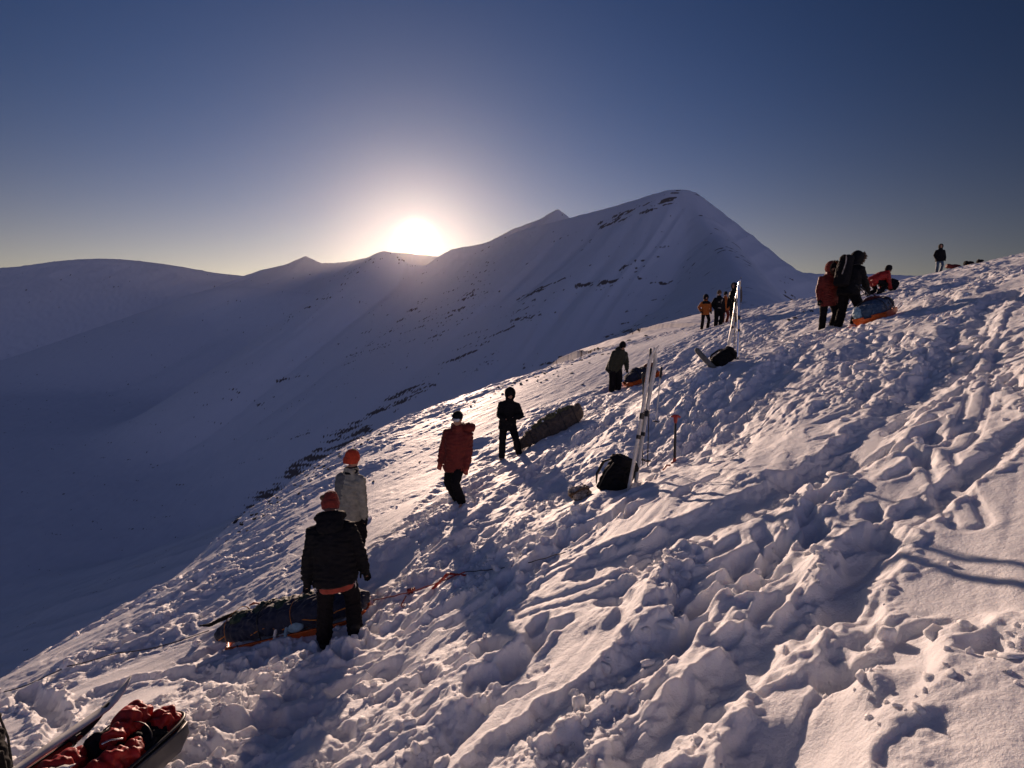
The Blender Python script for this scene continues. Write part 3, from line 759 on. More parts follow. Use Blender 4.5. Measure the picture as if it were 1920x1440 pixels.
    if hood_up:
        h = MB(); outer = []; inner = []
        for y_, rx, rz, oz in ((.10, .098, .135, .0), (.06, .118, .150, 0), (.0, .132, .158, .0), (-.07, .128, .150, -.005), (-.12, .095, .115, -.02), (-.145, .045, .055, -.03)):
            outer.append([H((rx * math.cos(a), y_ + .0 * math.sin(a), oz + rz * math.sin(a) * (1 if math.sin(a) > 0 else 1.15))) for a in [2 * math.pi * j / 20 for j in range(20)]])
        for y_, rx, rz, oz in ((-.11, .05, .06, -.02), (-.07, .10, .115, -.01), (.0, .112, .135, 0), (.06, .10, .130, 0), (.10, .084, .118, 0)):
            inner.append([H((rx * math.cos(a), y_, oz + rz * math.sin(a))) for a in [2 * math.pi * j / 20 for j in range(20)]])
        rings = outer[::-1] + inner[::-1]
        h.loft(rings); h.build('hood', M[hood or top], body, .010 if vox < .02 else .016, .010, .06, smooth=1)
        if fur_ruff:
            g = MB(); rnd = random.Random(5)
            for a in [2 * math.pi * j / 46 for j in range(46)]:
                b0 = H((.098 * math.cos(a), .10, .138 * math.sin(a)))
                for q_ in range(3):
                    e_ = H((.098 * math.cos(a) * rnd.uniform(1.1, 1.45), .10 + rnd.uniform(.0, .06), .138 * math.sin(a) * rnd.uniform(1.05, 1.4)))
                    g.tube([b0, e_], [.014 * k, .004 * k], 5, round_ends=False)
            g.build('fur_ruff', M['fur'], body)
    elif hood:
        g = MB(); g.loft([superring(sc(nk + U * z_ - Fd * oy), rx * k, ry * k, Rd, Fd, 18, 2.2) for z_, rx, ry, oy in ((-.12, .10, .05, .135), (-.08, .15, .085, .11), (-.02, .155, .115, .075), (.04, .140, .12, .05), (.07, .115, .10, .03))])
        g.build('hood', M[hood], body, .012, .016, .07)
    if extra: extra(body, dict(pel=pel, U=U, Fd=Fd, Rd=Rd, sh=sh, nk=nk, hc=hc, H=H, sc=sc, J=J, k=k, jacket=jk))
    return body
# ---------------------------------------------------------------- people in the photograph
def gp(px, py):
    q = gpt(px, py); return (q[0], q[1])
def gpd(px, py, d):
    q = P(px, py, d); return (q[0], q[1])

def backpack_on(body, J, mat_='black', light=True):
    k = J['k']; g = MB(); c = J['pel'] + J['U'] * .30 - J['Fd'] * .26
    g.loft([superring(J['sc'](c + J['U'] * t - J['Fd'] * o), rx * k, ry * k, J['Rd'], J['Fd'], 20, 3.2) for t, rx, ry, o in ((-.30, .12, .08, 0), (-.27, .16, .115, 0), (0, .165, .13, .01), (.22, .155, .12, .01), (.30, .14, .11, 0), (.36, .15, .12, 0), (.42, .12, .09, 0))])
    b_ = g.build('backpack', M[mat_], body, .014, .014, .09)
    for s in (-1, 1):
        g = MB(); sh = J['sh'] + J['Rd'] * s * .12
        g.tube([J['sc'](sh - J['Fd'] * .15 + J['U'] * .02), J['sc'](sh + J['U'] * .075), J['sc'](sh + J['Fd'] * .13 - J['U'] * .02), J['sc'](J['pel'] + J['U'] * .22 + J['Rd'] * s * .15 + J['Fd'] * .155), J['sc'](J['pel'] + J['U'] * .14 + J['Rd'] * s * .19 - J['Fd'] * .05)], [.02 * k] * 5, 8, .4)
        g.build('shoulder_strap', M['blackhard'], b_)
    if light:
        g = MB(); g.tube([J['sc'](c + J['U'] * .40 + J['Rd'] * .06 - J['Fd'] * .1), J['sc'](c + J['U'] * .2 + J['Rd'] * .12 - J['Fd'] * .14), J['sc'](c - J['U'] * .05 + J['Rd'] * .1 - J['Fd'] * .15)], [.014 * k] * 3, 8, .4)
        g.build('lid_strap', M['tan'], b_)

def x_front(body, J):
    k = J['k']; sc = J['sc']
    g = MB(); g.loft([superring(sc(J['pel'] + J['U'] * t), rx * k, ry * k, J['Rd'], J['Fd'], 24, 2.5) for t, rx, ry in ((-.235, .178, .150), (-.22, .190, .160), (-.13, .196, .166), (-.12, .19, .16))])
    g.build('under_layer_hem', M['brick'], body, .010, .006, .05)
    MB().ell(sc(J['pel'] + J['U'] * .02 - J['Fd'] * .178 + J['Rd'] * .03), (.024 * k, .005 * k, .014 * k), 14, 6, Matrix.Rotation(.2, 3, 'X')).build('jacket_emblem', M['logo'], J['jacket'])
    g = MB(); g.tube([sc(J['nk'] + J['U'] * (.035 + .02 * math.cos(a)) + J['Rd'] * (.125 * math.sin(a)) - J['Fd'] * (.115 * math.cos(a) - .02)) for a in [-2.4 + 4.8 * j / 16 for j in range(17)]], [.045 * k + .022 * k * math.sin(math.pi * j / 16) for j in range(17)], 12)
    g.build('rolled_hood', M['black'], J['jacket'], .010, .014, .06)
    MB().ell(J['H']((-.09, -.035, .075)), (.035 * k, .035 * k, .032 * k), 12, 8).build('hat_bobble', M['fur'], body, .006, .012, .012)
    for s in (-1, 1):
        g = MB(); rnd = random.Random(7 + s)
        for q in range(3):
            c = J['pel'] + J['Rd'] * s * .215 + Vector((0, -.04 + .04 * q, -.20 - .02 * q)); n_ = 14
            pts = [c + Vector((.014 * math.cos(a) * rnd.choice((-1, 1)), .022 * math.cos(a), .048 * math.sin(a))) for a in [2 * math.pi * j / n_ for j in range(n_)]]
            g.tube([sc(p) for p in pts], [.0055 * k] * n_, 6)
        g.build('carabiner_bundle', M['metal'], body)
    g = MB(); g.tube([sc(J['pel'] + J['Rd'] * (.205 * math.cos(a)) + J['Fd'] * (.175 * math.sin(a)) - J['U'] * .145) for a in [2 * math.pi * j / 20 for j in range(21)]], [.016 * k] * 21, 6, 1.6)
    g.build('harness_belt', M['blackhard'], body)
person(gp(634, 1200), 12, 'person in bulky black jacket and red bobble hat beside the long navy sled', 'black', 'dark', 'dullred', 1.0, .88, 9, -4,
       ((-.17, .05), (.20, -.02)), [(-.34, .02, .62), (.36, .10, .70)], look=-22, nod=22, tilt=10, bulk=1.20, hood='black', vox=.011, extra=x_front, sink=.12, legbulk=1.12)
def x_grey(body, J):
    k = J['k']; sc = J['sc']
    for s in (-1,):
        g = MB(); g.loft([superring(sc(J['sh'] + J['Rd'] * s * .10 + J['U'] * t), rx * k, ry * k, J['Rd'], J['Fd'], 18, 2.4) for t, rx, ry in ((-.34, .118, .168), (-.1, .135, .172), (.02, .105, .13), (.05, .06, .08))])
        g.build('shoulder_panel', M['greydark'], J['jacket'], .012, .008, .08)
    g = MB(); g.loft([superring(sc(J['nk'] + J['U'] * t + J['Fd'] * o), r_ * k, r_ * k * 1.05, J['Rd'], J['Fd'], 18, 2) for t, r_, o in ((-.03, .105, .0), (0, .10, 0), (.06, .092, .01), (.075, .082, .01))])
    g.build('collar', M['black'], J['jacket'], .008)
    MB().ell(J['H']((0, -.006, .12)), (.055 * k, .065 * k, .036 * k), 14, 8).build('hat_crown', M['green'], body)
person(gp(661, 1060), -25, 'person in pale grey jacket and orange beanie standing behind the one in black', 'grey', 'dark', 'redhat', 1.03, .90, 2, 2,
       ((-.14, 0), (.03, .05)), [(-.26, .08, .66), (.26, .02, .68)], look=18, nod=6, bulk=1.0, vox=.012, extra=x_grey)
person(gp(858, 946), 172, 'person in long red down parka and goggles with hood down', 'red', 'dark', None, 1.0, .86, 4, -4,
       ((-.10, .10), (.02, -.12)), [(-.20, .16, .62), (.30, .04, .78)], look=12, nod=12, tilt=-4, bulk=1.12, hem=.22, hood='red', vox=.013, goggles=True, cap=False, kp=((.5, 1, .1), (1.2, .6, .1)), gloves='brick',
       extra=lambda body, J: MB().loft([[J['H']((r_ * math.cos(a), -.004 + r_ * 1.2 * math.sin(a), z_)) for a in [2 * math.pi * j / 20 for j in range(20)]] for z_, r_ in ((.030, .086), (.036, .093), (.07, .092), (.115, .066), (.138, .02))]).build('hat', M['black'], body, .009, .004, .03) and
       MB().ell(J['sc'](J['nk'] + Vector((-.17, -.06, -.01))), (.13, .12, .095), 14, 9).build('folded_hood', M['red'], J['jacket'], .012, .02, .07))
person(gp(952, 858), 176, 'person in black hooded suit with hands at chest beside brown drag bag', 'black', 'dark', 'black', .98, .87, 6, -5,
       ((-.28, .06), (.15, -.02)), [(-.20, .30, 1.05), (.06, .28, 1.02)], look=-14, nod=18, bulk=1.04, hood='black', hood_up=True, vox=.014, sink=.1)
person(gp(1152, 733), -165, 'person in dark olive jacket stooping at the small orange sled', 'olive', 'dark', 'black', 1.0, .88, 26, -8,
       ((-.12, .0), (.12, .04)), [(-.34, .20, .78), (.24, .1, .72)], look=0, nod=22, bulk=1.28, legbulk=1.3, hem=.26, hood='olive', vox=.018, sink=.1, cap=True)
G3 = 'small group standing together on the far part of the slope'
def x_orange(body, J):
    k = J['k']; sc = J['sc']
    MB().loft([superring(sc(J['sh'] + J['U'] * t), rx * k, ry * k, J['Rd'], J['Fd'], 22, 2.5) for t, rx, ry in ((-.10, .232, .172), (-.02, .225, .158), (.04, .165, .13), (.07, .10, .10))]).build('dark_yoke', M['black'], J['jacket'], .018)
person(gpd(1321, 616, 27), 185, 'person in orange and black jacket, leftmost of the distant group', 'orange', 'dark', 'black', .97, .90, 0, 0,
       ((-.16, 0), (.16, 0)), [(-.27, .08, .92), (.27, .08, .92)], bulk=1.0, group=G3, vox=.02, hood='black', hood_up=True, extra=x_orange)
def x_patches(body, J):
    k = J['k']; sc = J['sc']
    for (a, u, w, h_) in ((-.07, .36, .05, .03), (.05, .30, .06, .018), (-.04, .26, .04, .018), (.02, .0, .09, .04), (-.10, .42, .03, .05)):
        MB().ell(sc(J['pel'] + J['U'] * u + J['Rd'] * a + J['Fd'] * .172), (w * k, .012 * k, h_ * k), 10, 6).build('reflective_patch', M['tan'], J['jacket'])
person(gpd(1346, 611, 27), 178, 'person in black suit with pale chest patches in the distant group', 'black', 'dark', 'fur', 1.0, .9, 0, 0,
       ((-.12, 0), (.12, .03)), [(-.26, .06, .8), (.26, .10, .9)], bulk=1.06, group=G3, vox=.02, extra=x_patches, legbulk=1.25)
person(gpd(1358, 608, 28), 190, 'person in orange jacket half hidden in the distant group', 'orange', 'red', 'black', .92, .9, 0, 0,
       ((-.12, 0), (.12, .03)), None, bulk=1.0, group=G3, vox=.022)
person(gpd(1375, 606, 25), 120, 'tall person in black reaching an arm to the distant group', 'black', 'dark', None, 1.03, .91, 4, 0,
       ((-.12, .05), (.14, -.10)), [(-.28, .42, 1.0), (.30, .05, .8)], bulk=1.08, group=G3, vox=.02, hood='black', hood_up=True, extra=lambda b, J: backpack_on(b, J, 'brown', False))
person(gpd(1550, 600, 13.4), 176, 'person in dark red parka with hood up behind the black backpack', 'red', 'dark', 'black', .97, .90, 0, 0,
       ((-.13, 0), (.13, .03)), [(-.25, .05, .72), (.27, .10, .82)], look=-12, nod=10, bulk=1.03, hem=.24, hood='dullred', hood_up=True, fur_ruff=True, vox=.014, group='people around the blue-topped orange sled')
person(gp(1586, 614), -72, 'person in black with backpack leaning over the blue-topped orange sled', 'black', 'dark', None, 1.03, .90, 12, 0,
       ((-.15, -.08), (.17, .04)), [(-.16, .36, .86), (.16, .42, .82)], look=0, nod=16, bulk=1.12, hood='black', hood_up=True, fur_ruff=True, vox=.014, legbulk=1.15,
       extra=lambda b, J: backpack_on(b, J), group='people around the blue-topped orange sled')
person(gpd(1636, 551, 20), -85, 'person in orange-red jacket bent double beyond the slope edge', 'bright_red', 'dark', 'black', 1.0, .56, 62, 0,
       ((-.16, -.1), (.16, .12)), [(-.15, .5, .2), (.18, .55, .25)], bulk=1.08, vox=.018, nod=-25)
person(gpd(1759, 514, 34), 168, 'lone person in dark hooded jacket standing on the skyline at upper right', 'black', 'midblue', None, 1.0, .9, 0, 0,
       ((-.11, 0), (.12, .04)), [(-.24, .12, .86), (.24, .12, .86)], bulk=1.12, hem=.2, hood='black', hood_up=True, vox=.022)

# ---------------------------------------------------------------- sleds and bags
def lying(p0, p1, lift=0.0, roll=0.0):
    """matrix with x from p0 to p1 along the snow and z along the slope's normal"""
    a = Vector((p0[0], p0[1], smooth_ground(*p0))); b_ = Vector((p1[0], p1[1], smooth_ground(*p1)))
    n = normal_at((p0[0] + p1[0]) / 2, (p0[1] + p1[1]) / 2); x = (b_ - a).normalized(); y = n.cross(x).normalized(); z = x.cross(y)
    R_ = Matrix((x, y, z)).transposed() @ Matrix.Rotation(math.radians(roll), 3, 'X')
    return Matrix.Translation((a + b_) / 2 + z * lift) @ R_.to_4x4(), (b_ - a).length

def hull(L, W, Hh, name, mat_, root, nose=.16):
    rings = []; N = 18
    for i in range(N + 1):
        t = i / N; x = (t - .5) * L
        e = min(1, (t / .10)) if t < .10 else min(1, ((1 - t) / nose)); e = max(e, 0.02); w = W / 2 * (1 - (1 - e) ** 2.6) ** .5 + .02; zf = (1 - e) ** 2 * Hh * .75
        def U_(w_, z0, top): return [Vector((x, w_ * math.copysign(min(1, abs(s) * 1.25) ** .9, s), z0 + (top - z0) * max(0, (abs(s) - .55) / .45) ** 1.6)) for s in [(-1 + 2 * j / 12) for j in range(13)]]
        o = U_(w, zf, Hh); inn = U_(w - .014, zf + .012, Hh + .001)[::-1]
        o = [o[0] + Vector((0, -.018, 0))] + o + [o[-1] + Vector((0, .018, 0))]
        rings.append([Vector((p.x, p.y, p.z)) for p in o] + [p + Vector((0, 0, .012)) if q in (0, 12) else p for q, p in enumerate(inn)])
    return MB().loft(rings).build(name, mat_, root, subsurf=0)

def strap(root, mat_, x, W, z0, z1, r=.012, name='strap', lean=0.0):
    pts = []
    for j in range(13):
        a = math.pi * j / 12; pts.append(Vector((x + lean * math.sin(a), -W * math.copysign(abs(math.cos(a)) ** .6, math.cos(a)), z0 + (z1 - z0) * math.sin(a) ** .7)))
    return MB().tube(pts, [r] * 13, 7, .45).build(name, mat_, root)

def ski_mesh(L, w=.085, th=.014, tip=.22, bend=.02):
    rings = []
    for i in range(27):
        t = i / 26; x = t * L; z = bend * math.sin(math.pi * t)
        ww = w * (1 - .22 * math.sin(math.pi * min(1, t / .85)))
        if t > .86: q = (t - .86) / .14; z += tip * q * q * .55; ww = w * math.sqrt(max(1 - (q * .99) ** 2.4, .004))
        if t < .02: ww *= .75
        tt = th * (.5 + .8 * math.sin(math.pi * t))
        rings.append([Vector((x, -ww / 2, z)), Vector((x, ww / 2, z)), Vector((x, ww / 2 * .92, z + tt)), Vector((x, -ww / 2 * .92, z + tt))])
    return MB().loft(rings)
def along(p0, p1, face=(0, -1, 0)):
    """x from p0 to p1, z turned towards face"""
    a, b_ = Vector(p0), Vector(p1); x = (b_ - a).normalized(); z = Vector(face) - x * x.dot(Vector(face)); z.normalize(); y = z.cross(x)
    return Matrix.Translation(a) @ Matrix((x, y, z)).transposed().to_4x4(), (b_ - a).length
def ski(p0, p1, label, group=None, mat_='white', face=(0, -1, 0.1), w=.085):
    m, L = along(p0, p1, face); r_ = empty('ski', m); tag(r_, label, 'ski', group)
    ski_mesh(L, w).build('ski_blade', M[mat_], r_)
    g = MB(); c = L * .47
    g.box((c + .07, 0, .030), (.075, .062, .028)).box((c - .20, 0, .030), (.05, .06, .03)).box((c - .06, 0, .024), (.28, .035, .010)).tube([(c + .10, -.03, .04), (c + .13, 0, .065), (c + .10, .03, .04)], [.006] * 3, 6)
    g.build('binding', M['blackhard'], r_, bevel=.004); return r_
def ski_pole(p0, p1, label, group=None, shaft='blackhard', basket=.05):
    m, L = along(p0, p1); r_ = empty('ski_pole', m); tag(r_, label, 'ski pole', group)
    MB().tube([(0, 0, 0), (L * .6, 0, 0), (L, 0, 0)], [.006, .009, .009], 8).build('shaft', M[shaft], r_)
    MB().tube([(L - .14, 0, 0), (L - .08, 0, 0), (L - .02, 0, .002), (L, 0, 0)], [.014, .018, .016, .020], 10).build('grip', M['blackhard'], r_)
    MB().tube([(L - .02, 0, .01), (L - .09, 0, .06), (L - .17, 0, .04), (L - .04, 0, 0)], [.006] * 4, 6, .4).build('wrist_loop', M['darkrope'], r_)
    MB().loft([[Vector((.07 + dx, r__ * math.cos(a), r__ * math.sin(a))) for a in [2 * math.pi * j / 16 for j in range(16)]] for dx, r__ in ((-.006, .012), (0, basket), (.006, basket), (.014, .012))]).build('basket', M['blackhard'], r_)
    return r_

# long sled with a navy cover in front of the person in black
m_, L_ = lying(gpd(425, 1192, 7.35), gpd(700, 1140, 6.95), -.08)
sl = empty('cargo_sled', m_); tag(sl, 'long orange sled under a navy cover with orange cord', 'sled')
hull(2.1, .52, .11, 'sled_hull', M['pulk'], sl)
g = MB()
g.loft([superring((x_, 0, z_), ry_, rz_, Vector((0, 1, 0)), Vector((0, 0, 1)), 20, 2.6) for x_, z_, ry_, rz_ in ((-1.22, .22, .05, .03), (-1.12, .24, .18, .09), (-.8, .25, .27, .15), (-.2, .27, .29, .18), (.4, .27, .28, .18), (.85, .25, .25, .14), (1.08, .22, .12, .07))])
cv = g.build('cargo_cover', M['navy'], sl, .016, .035, .16, seed=2)
g = MB()
for k, (x_, y_, r_) in enumerate(((-.75, -.02, .12), (-.45, .06, .13), (-.1, 0, .14), (.25, .03, .13), (.6, -.03, .12))): g.ell((x_, y_, .37), (r_ * 1.4, r_ * 1.3, r_ * .8), 12, 8)
g.build('top_bag', M['green_bag'], sl, .014, .03, .10, seed=4)
for x_ in (-.85, -.35, .15, .65): strap(sl, M['cord'] if x_ in (-.85, .15) else M['blackhard'], x_, .295, .14, .47, .007 if x_ in (-.85, .15) else .014)
pts = [(-1.0 + .1 * i, -.29 + .012 * math.sin(i * 1.7) + (.02 if 4 < i < 16 else .05), .24 + .035 * math.sin(i * 1.1)) for i in range(20)]
MB().tube(pts, [.008] * 20, 6).build('side_cord', M['cord'], sl)
g = MB(); g.tube([(-.95, .12, .40), (-1.2, .12, .36), (-1.38, .10, .33), (-1.52, .08, .36)], [.06, .065, .055, .02], 12, .45); g.build('rolled_mat_end', M['black'], sl, .01, .012, .05)
MB().tube([(-.5, .1, .45), (-.58, .08, .50), (-.68, .1, .47), (-.55, .14, .46)], [.02, .022, .016, .01], 8, .5).build('red_buckle_strap', M['redhard'], sl)
for dx in (0, .16): MB().tube([(-.15 + dx, -.30, .10), (-.12 + dx, -.315, .16), (-.09 + dx, -.30, .22)], [.022] * 3, 8, .5).build('webbing_loop', M['logo'] if dx == 0 else M['blue'], sl)
MB().ell((.16, -.26, .19), (.13, .05, .07), 14, 8).build('pale_side_pouch', M['blue'], sl)
MB().tube([(-.72, -.29, .14), (-.71, -.31, .02), (-.70, -.30, -.12)], [.012] * 3, 8, .5).build('loose_strap', M['blackhard'], sl)

# sled with red stuff bags, bottom left
m_, L_ = lying(gp(45, 1630), gp(214, 1484), .0)
s1 = empty('cargo_sled', m_); tag(s1, 'grey shell sled packed with bright red stuff bags at the bottom left corner', 'sled')
LS = 1.5
m_ = m_ @ Matrix.Translation((L_ / 2 - LS / 2 + .04, 0, 0))
hull(LS, .52, .18, 'sled_hull', M['pulkgrey'], s1, nose=.12)
g = MB(); rim = [(LS / 2 * math.copysign(abs(math.cos(a)) ** .35, math.cos(a)) * .99, .275 * math.copysign(abs(math.sin(a)) ** .5, math.sin(a)), .212) for a in [2 * math.pi * j / 48 for j in range(49)]]
g.tube(rim, [.012] * 49, 6); g.build('rim_trim', M['blackhard'], s1)
def stuffbag(x_, y_, z_, rx, ry, rz, mt, seed, name='stuff_bag', tilt_=0.0):
    b0 = MB().ell((x_, y_ * .8, z_), (rx, ry * .88, rz), 16, 11, Matrix.Rotation(tilt_, 3, 'Z')).build(name, M[mt], s1, .009, .040, .13, seed=seed, wdir=(1.5, .7, 1))
    return b0
stuffbag(.52, .06, .27, .17, .14, .15, 'bright_red', 11, tilt_=.5)
stuffbag(.60, -.14, .20, .13, .13, .12, 'bright_red', 12)
stuffbag(.30, .04, .24, .15, .14, .14, 'black', 13, tilt_=-.4)
stuffbag(.02, .09, .28, .20, .15, .14, 'bright_red', 14, tilt_=.3)
stuffbag(.18, -.17, .21, .24, .12, .13, 'bright_red', 15, tilt_=-.2)
stuffbag(-.16, -.02, .26, .17, .20, .15, 'black', 16)
stuffbag(.33, -.03, .33, .10, .09, .07, 'bright_red', 19)
stuffbag(-.30, .17, .27, .25, .10, .12, 'black', 17)
stuffbag(-.52, -.1, .22, .16, .18, .13, 'bright_red', 18)
g = MB(); g.ell((.42, -.05, .19), (.22, .22, .10), 14, 9).ell((0, -.05, .17), (.3, .24, .1), 14, 9); g.build('black_bag', M['black'], s1, .012, .03, .08)
g = MB(); g.tube([(-.06 + .012 * i, .02 - .018 * i, .405 - .004 * i + .006 * math.sin(i * 2.1)) for i in range(7)], [.020, .028, .026, .028, .024, .026, .018], 8, .3); g.build('white_print_tag', M['logo'], s1)
for x_ in (-.1, .40): strap(s1, M['blackhard'], x_, .235, .17, .35, .008, lean=.05)
MB().tube([(.20, -.09, .375), (.24, -.11, .37), (.29, -.14, .34)], [.007] * 3, 6).build('metal_clasp_bar', M['metal'], s1)
g1 = 'skis and poles strapped to the red-bag sled'
mw = m_
def sp(*c): return mw @ Vector(c)
ski(sp(-.65, .25, .38), sp(1.16, .26, .40), 'pale ski strapped along the left rim of the red-bag sled', g1, 'white', face=mw.to_3x3() @ Vector((0, -.25, 1)), w=.075)
ski(sp(-.78, .29, .33), sp(.98, .31, .33), 'black ski strapped along the left rim of the red-bag sled', g1, 'blackhard', face=mw.to_3x3() @ Vector((0, -.6, 1)), w=.075)
ski_pole(sp(.78, .27, .36), sp(-.60, .22, .42), 'ski pole lying on the red stuff bags beside the strapped skis', g1, 'blackhard')
g = MB(); g.tube([sp(.30, .25, .36), sp(.55, .28, .35), sp(.76, .27, .34)], [.030, .034, .024], 10, .6)
sh_ = g.build('sheath', M['brick'], None); tag(sh_, 'short dark red sheath tucked under the ski tips of the red-bag sled', 'sheath')

# brown drag bag by the person with hands at chest
m_, L_ = lying(gp(975, 846), gp(1092, 795), .0)
s3 = empty('drag_bag', m_); tag(s3, 'long brown drag bag with frosted top lying on the slope', 'drag bag')
g = MB(); g.loft([superring((x_, y_, z_), ry_, rz_, Vector((0, 1, 0)), Vector((0, 0, 1)), 18, 2.5) for x_, y_, z_, ry_, rz_ in ((-.95, 0, .10, .07, .04), (-.85, 0, .12, .16, .10), (-.5, 0, .18, .24, .16), (0, 0, .23, .27, .21), (.45, 0, .26, .27, .23), (.75, 0, .30, .24, .22), (.92, 0, .33, .17, .17), (.97, 0, .34, .08, .09))])
g.build('bag_body', M['brown'], s3, .016, .045, .14, seed=1)
g = MB()
for k, (x_, y_, z_, r_) in enumerate(((-.25, 0, .42, .09), (-.05, .04, .46, .11), (.18, -.02, .49, .12), (.42, .02, .51, .11), (.62, -.02, .53, .09), (-.45, .02, .35, .08))): g.ell((x_, y_, z_ - .03), (r_ * 1.4, r_ * 1.3, r_ * .75), 12, 8)
g.build('frosted_load', M['olive2'], s3, .014, .05, .07, seed=5)
for x_ in (-.45, .0, .4, .72): strap(s3, M['blackhard'], x_, .27, .1, .53 if x_ > 0 else .44, .011)
MB().tube([(-.9, .05, .2), (-.62, .02, .38), (-.5, -.05, .40)], [.008] * 3, 6).build('haul_line', M['rope'], s3)
g = MB(); rnd = random.Random(8)
for _ in range(16):
    x_ = rnd.uniform(-.6, .85); g.ell((x_, rnd.uniform(-.16, .05), .38 + .14 * (x_ + .6)), (rnd.uniform(.02, .07), rnd.uniform(.02, .04), .02), 8, 6)
g.build('snow_crust', m_snow, s3, .010, .01, .04)

# small orange sleds
def small_sled(p0, p1, label, L, W, top, second, loads, group='orange plastic sleds'):
    m_, l0 = lying(p0, p1); s_ = empty('cargo_sled', m_); tag(s_, label, 'sled', group)
    hull(L, W, .16, 'sled_hull', M['pulk'], s_)
    g = MB(); g.loft([superring((x_ * L, 0, z_), ry_ * W, rz_, Vector((0, 1, 0)), Vector((0, 0, 1)), 18, 2.8) for x_, z_, ry_, rz_ in ((-.44, .2, .2, .1), (-.38, .24, .42, .17), (0, .27, .47, .21), (.3, .26, .42, .18), (.4, .22, .2, .1))])
    cb = g.build('cargo_bag', M[top], s_, .016, .03, .13, seed=6)
    for x_ in (-.22, .05, .28): strap(s_, M['blackhard'], x_ * L, W * .49, .14, .49, .012)
    for (x_, y_, z_, a, b_, c, mt) in loads: MB().ell((x_ * L, y_, z_), (a, b_, c), 14, 9).build(second, M[mt], s_, .012, .025, .08, seed=8)
    return s_
small_sled(gp(1172, 728), gp(1240, 702), 'small orange sled with navy load at the knees of the person in olive', 1.45, .62, 'navy', 'side_bundle', [(.25, 0, .42, .2, .2, .12, 'red'), (-.1, .1, .45, .16, .15, .08, 'navy')])
s5 = small_sled(gp(1618, 613), gp(1668, 590), 'orange sled with steel blue bag in front of the person with black backpack', 1.15, .62, 'midblue', 'end_bundle',
           [(-.37, .20, .25, .12, .11, .18, 'blue'), (.2, .05, .46, .22, .18, .09, 'red'), (.38, -.1, .30, .14, .2, .16, 'navy')])
MB().tube([(.1, .2, .5), (.2, .25, .62), (.4, .2, .64), (.45, .05, .58), (.3, 0, .55)], [.014] * 5, 8).build('carry_loop', M['blackhard'], s5)
for dy in (0, .07):
    ski_pole(P(1641 + dy * 60, 572, 12.2), P(1606 + dy * 90, 535, 12.3), 'pale tow pole between hooded person and sled, %s of two' % ('left' if dy == 0 else 'right'), 'tow poles of the blue-topped sled', 'tan', .02)

# ropes
def rope(pts, label, mat_, r_, name='rope', drape=True, cat='rope'):
    pp = []
    sm_ = smooth_path([gpt(*p) if len(p) == 2 else tuple(P(*p)) for p in pts], 5)
    for i, q in enumerate(sm_):
        z_ = ground(q[0], q[1]) + r_ + .012; pp.append((q[0], q[1], z_))
    z = [p[2] for p in pp]
    if not drape:
        pp = [tuple(np.array(pp[0]) + (np.array(pp[-1]) - np.array(pp[0])) * t_) for t_ in np.linspace(0, 1, 24)]; z = [p[2] + .05 - .04 * math.sin(math.pi * i / 23) + .004 * math.sin(i * 1.9) for i, p in enumerate(pp)]
    for it in range(3 if drape else 0): z = [max(z[i], (z[max(i - 1, 0)] + z[min(i + 1, len(z) - 1)]) / 2) for i in range(len(z))]
    o = MB().tube([(p[0], p[1], zz) for p, zz in zip(pp, z)], [r_] * len(pp), 7).build(name, M[mat_], None)
    return tag(o, label, cat)
rope([(392, 1190), (300, 1214), (200, 1240), (110, 1266), (8, 1300)], 'thin dark rope trailing from the navy-covered sled to the left edge', 'darkrope', .007)
rope([(700, 1136), (735, 1122), (772, 1110), (820, 1097), (872, 1088)], 'red haul rope lying right of the person in black, ending in a sling', 'rope', .007, drape=False)
rope([(872, 1088), (930, 1076), (1000, 1062), (1060, 1048)], 'thin dark cord continuing uphill from the red haul rope', 'darkrope', .005, drape=False)
q = gpt(770, 1110); kz = ground(q[0], q[1])
kn = MB(); rnd = random.Random(3)
for i in range(5): kn.tube([(q[0] + rnd.uniform(-.05, .05), q[1] + rnd.uniform(-.04, .04), kz + rnd.uniform(.02, .08)) for _ in range(4)], [.014] * 4, 7)
kn = kn.build('rope_knot', M['redhard'], None, .006); tag(kn, 'bulky red knot on the haul rope with the hook hanging below it', 'knot')
q2 = gpt(752, 1140); hz = ground(q2[0], q2[1])
hk = MB().tube([(q[0], q[1], kz + .03), (q[0] - .05, q[1] - .05, kz + .01), (q2[0] + .02, q2[1], hz + .05), (q2[0], q2[1], hz + .01), (q2[0] + .04, q2[1] - .03, hz + .0), (q2[0] + .07, q2[1] - .02, hz + .03)], [.008] * 6, 7).build('hook', M['rope'], None)
tag(hk, 'thin hook-shaped cord end hanging from the knot of the haul rope', 'hook')
g = MB(); a_ = gpt(812, 1100); b_ = gpt(872, 1089)
g.tube([(a_[0], a_[1], ground(a_[0], a_[1]) + .03), ((a_[0] + b_[0]) / 2, (a_[1] + b_[1]) / 2, ground((a_[0] + b_[0]) / 2, (a_[1] + b_[1]) / 2) + .045), (b_[0], b_[1], ground(b_[0], b_[1]) + .03)], [.026, .03, .022], 9, .5)
tag(g.build('sling', M['bright_red'], None, .008, .01, .03), 'flat bright red sling at the uphill end of the haul rope', 'sling')

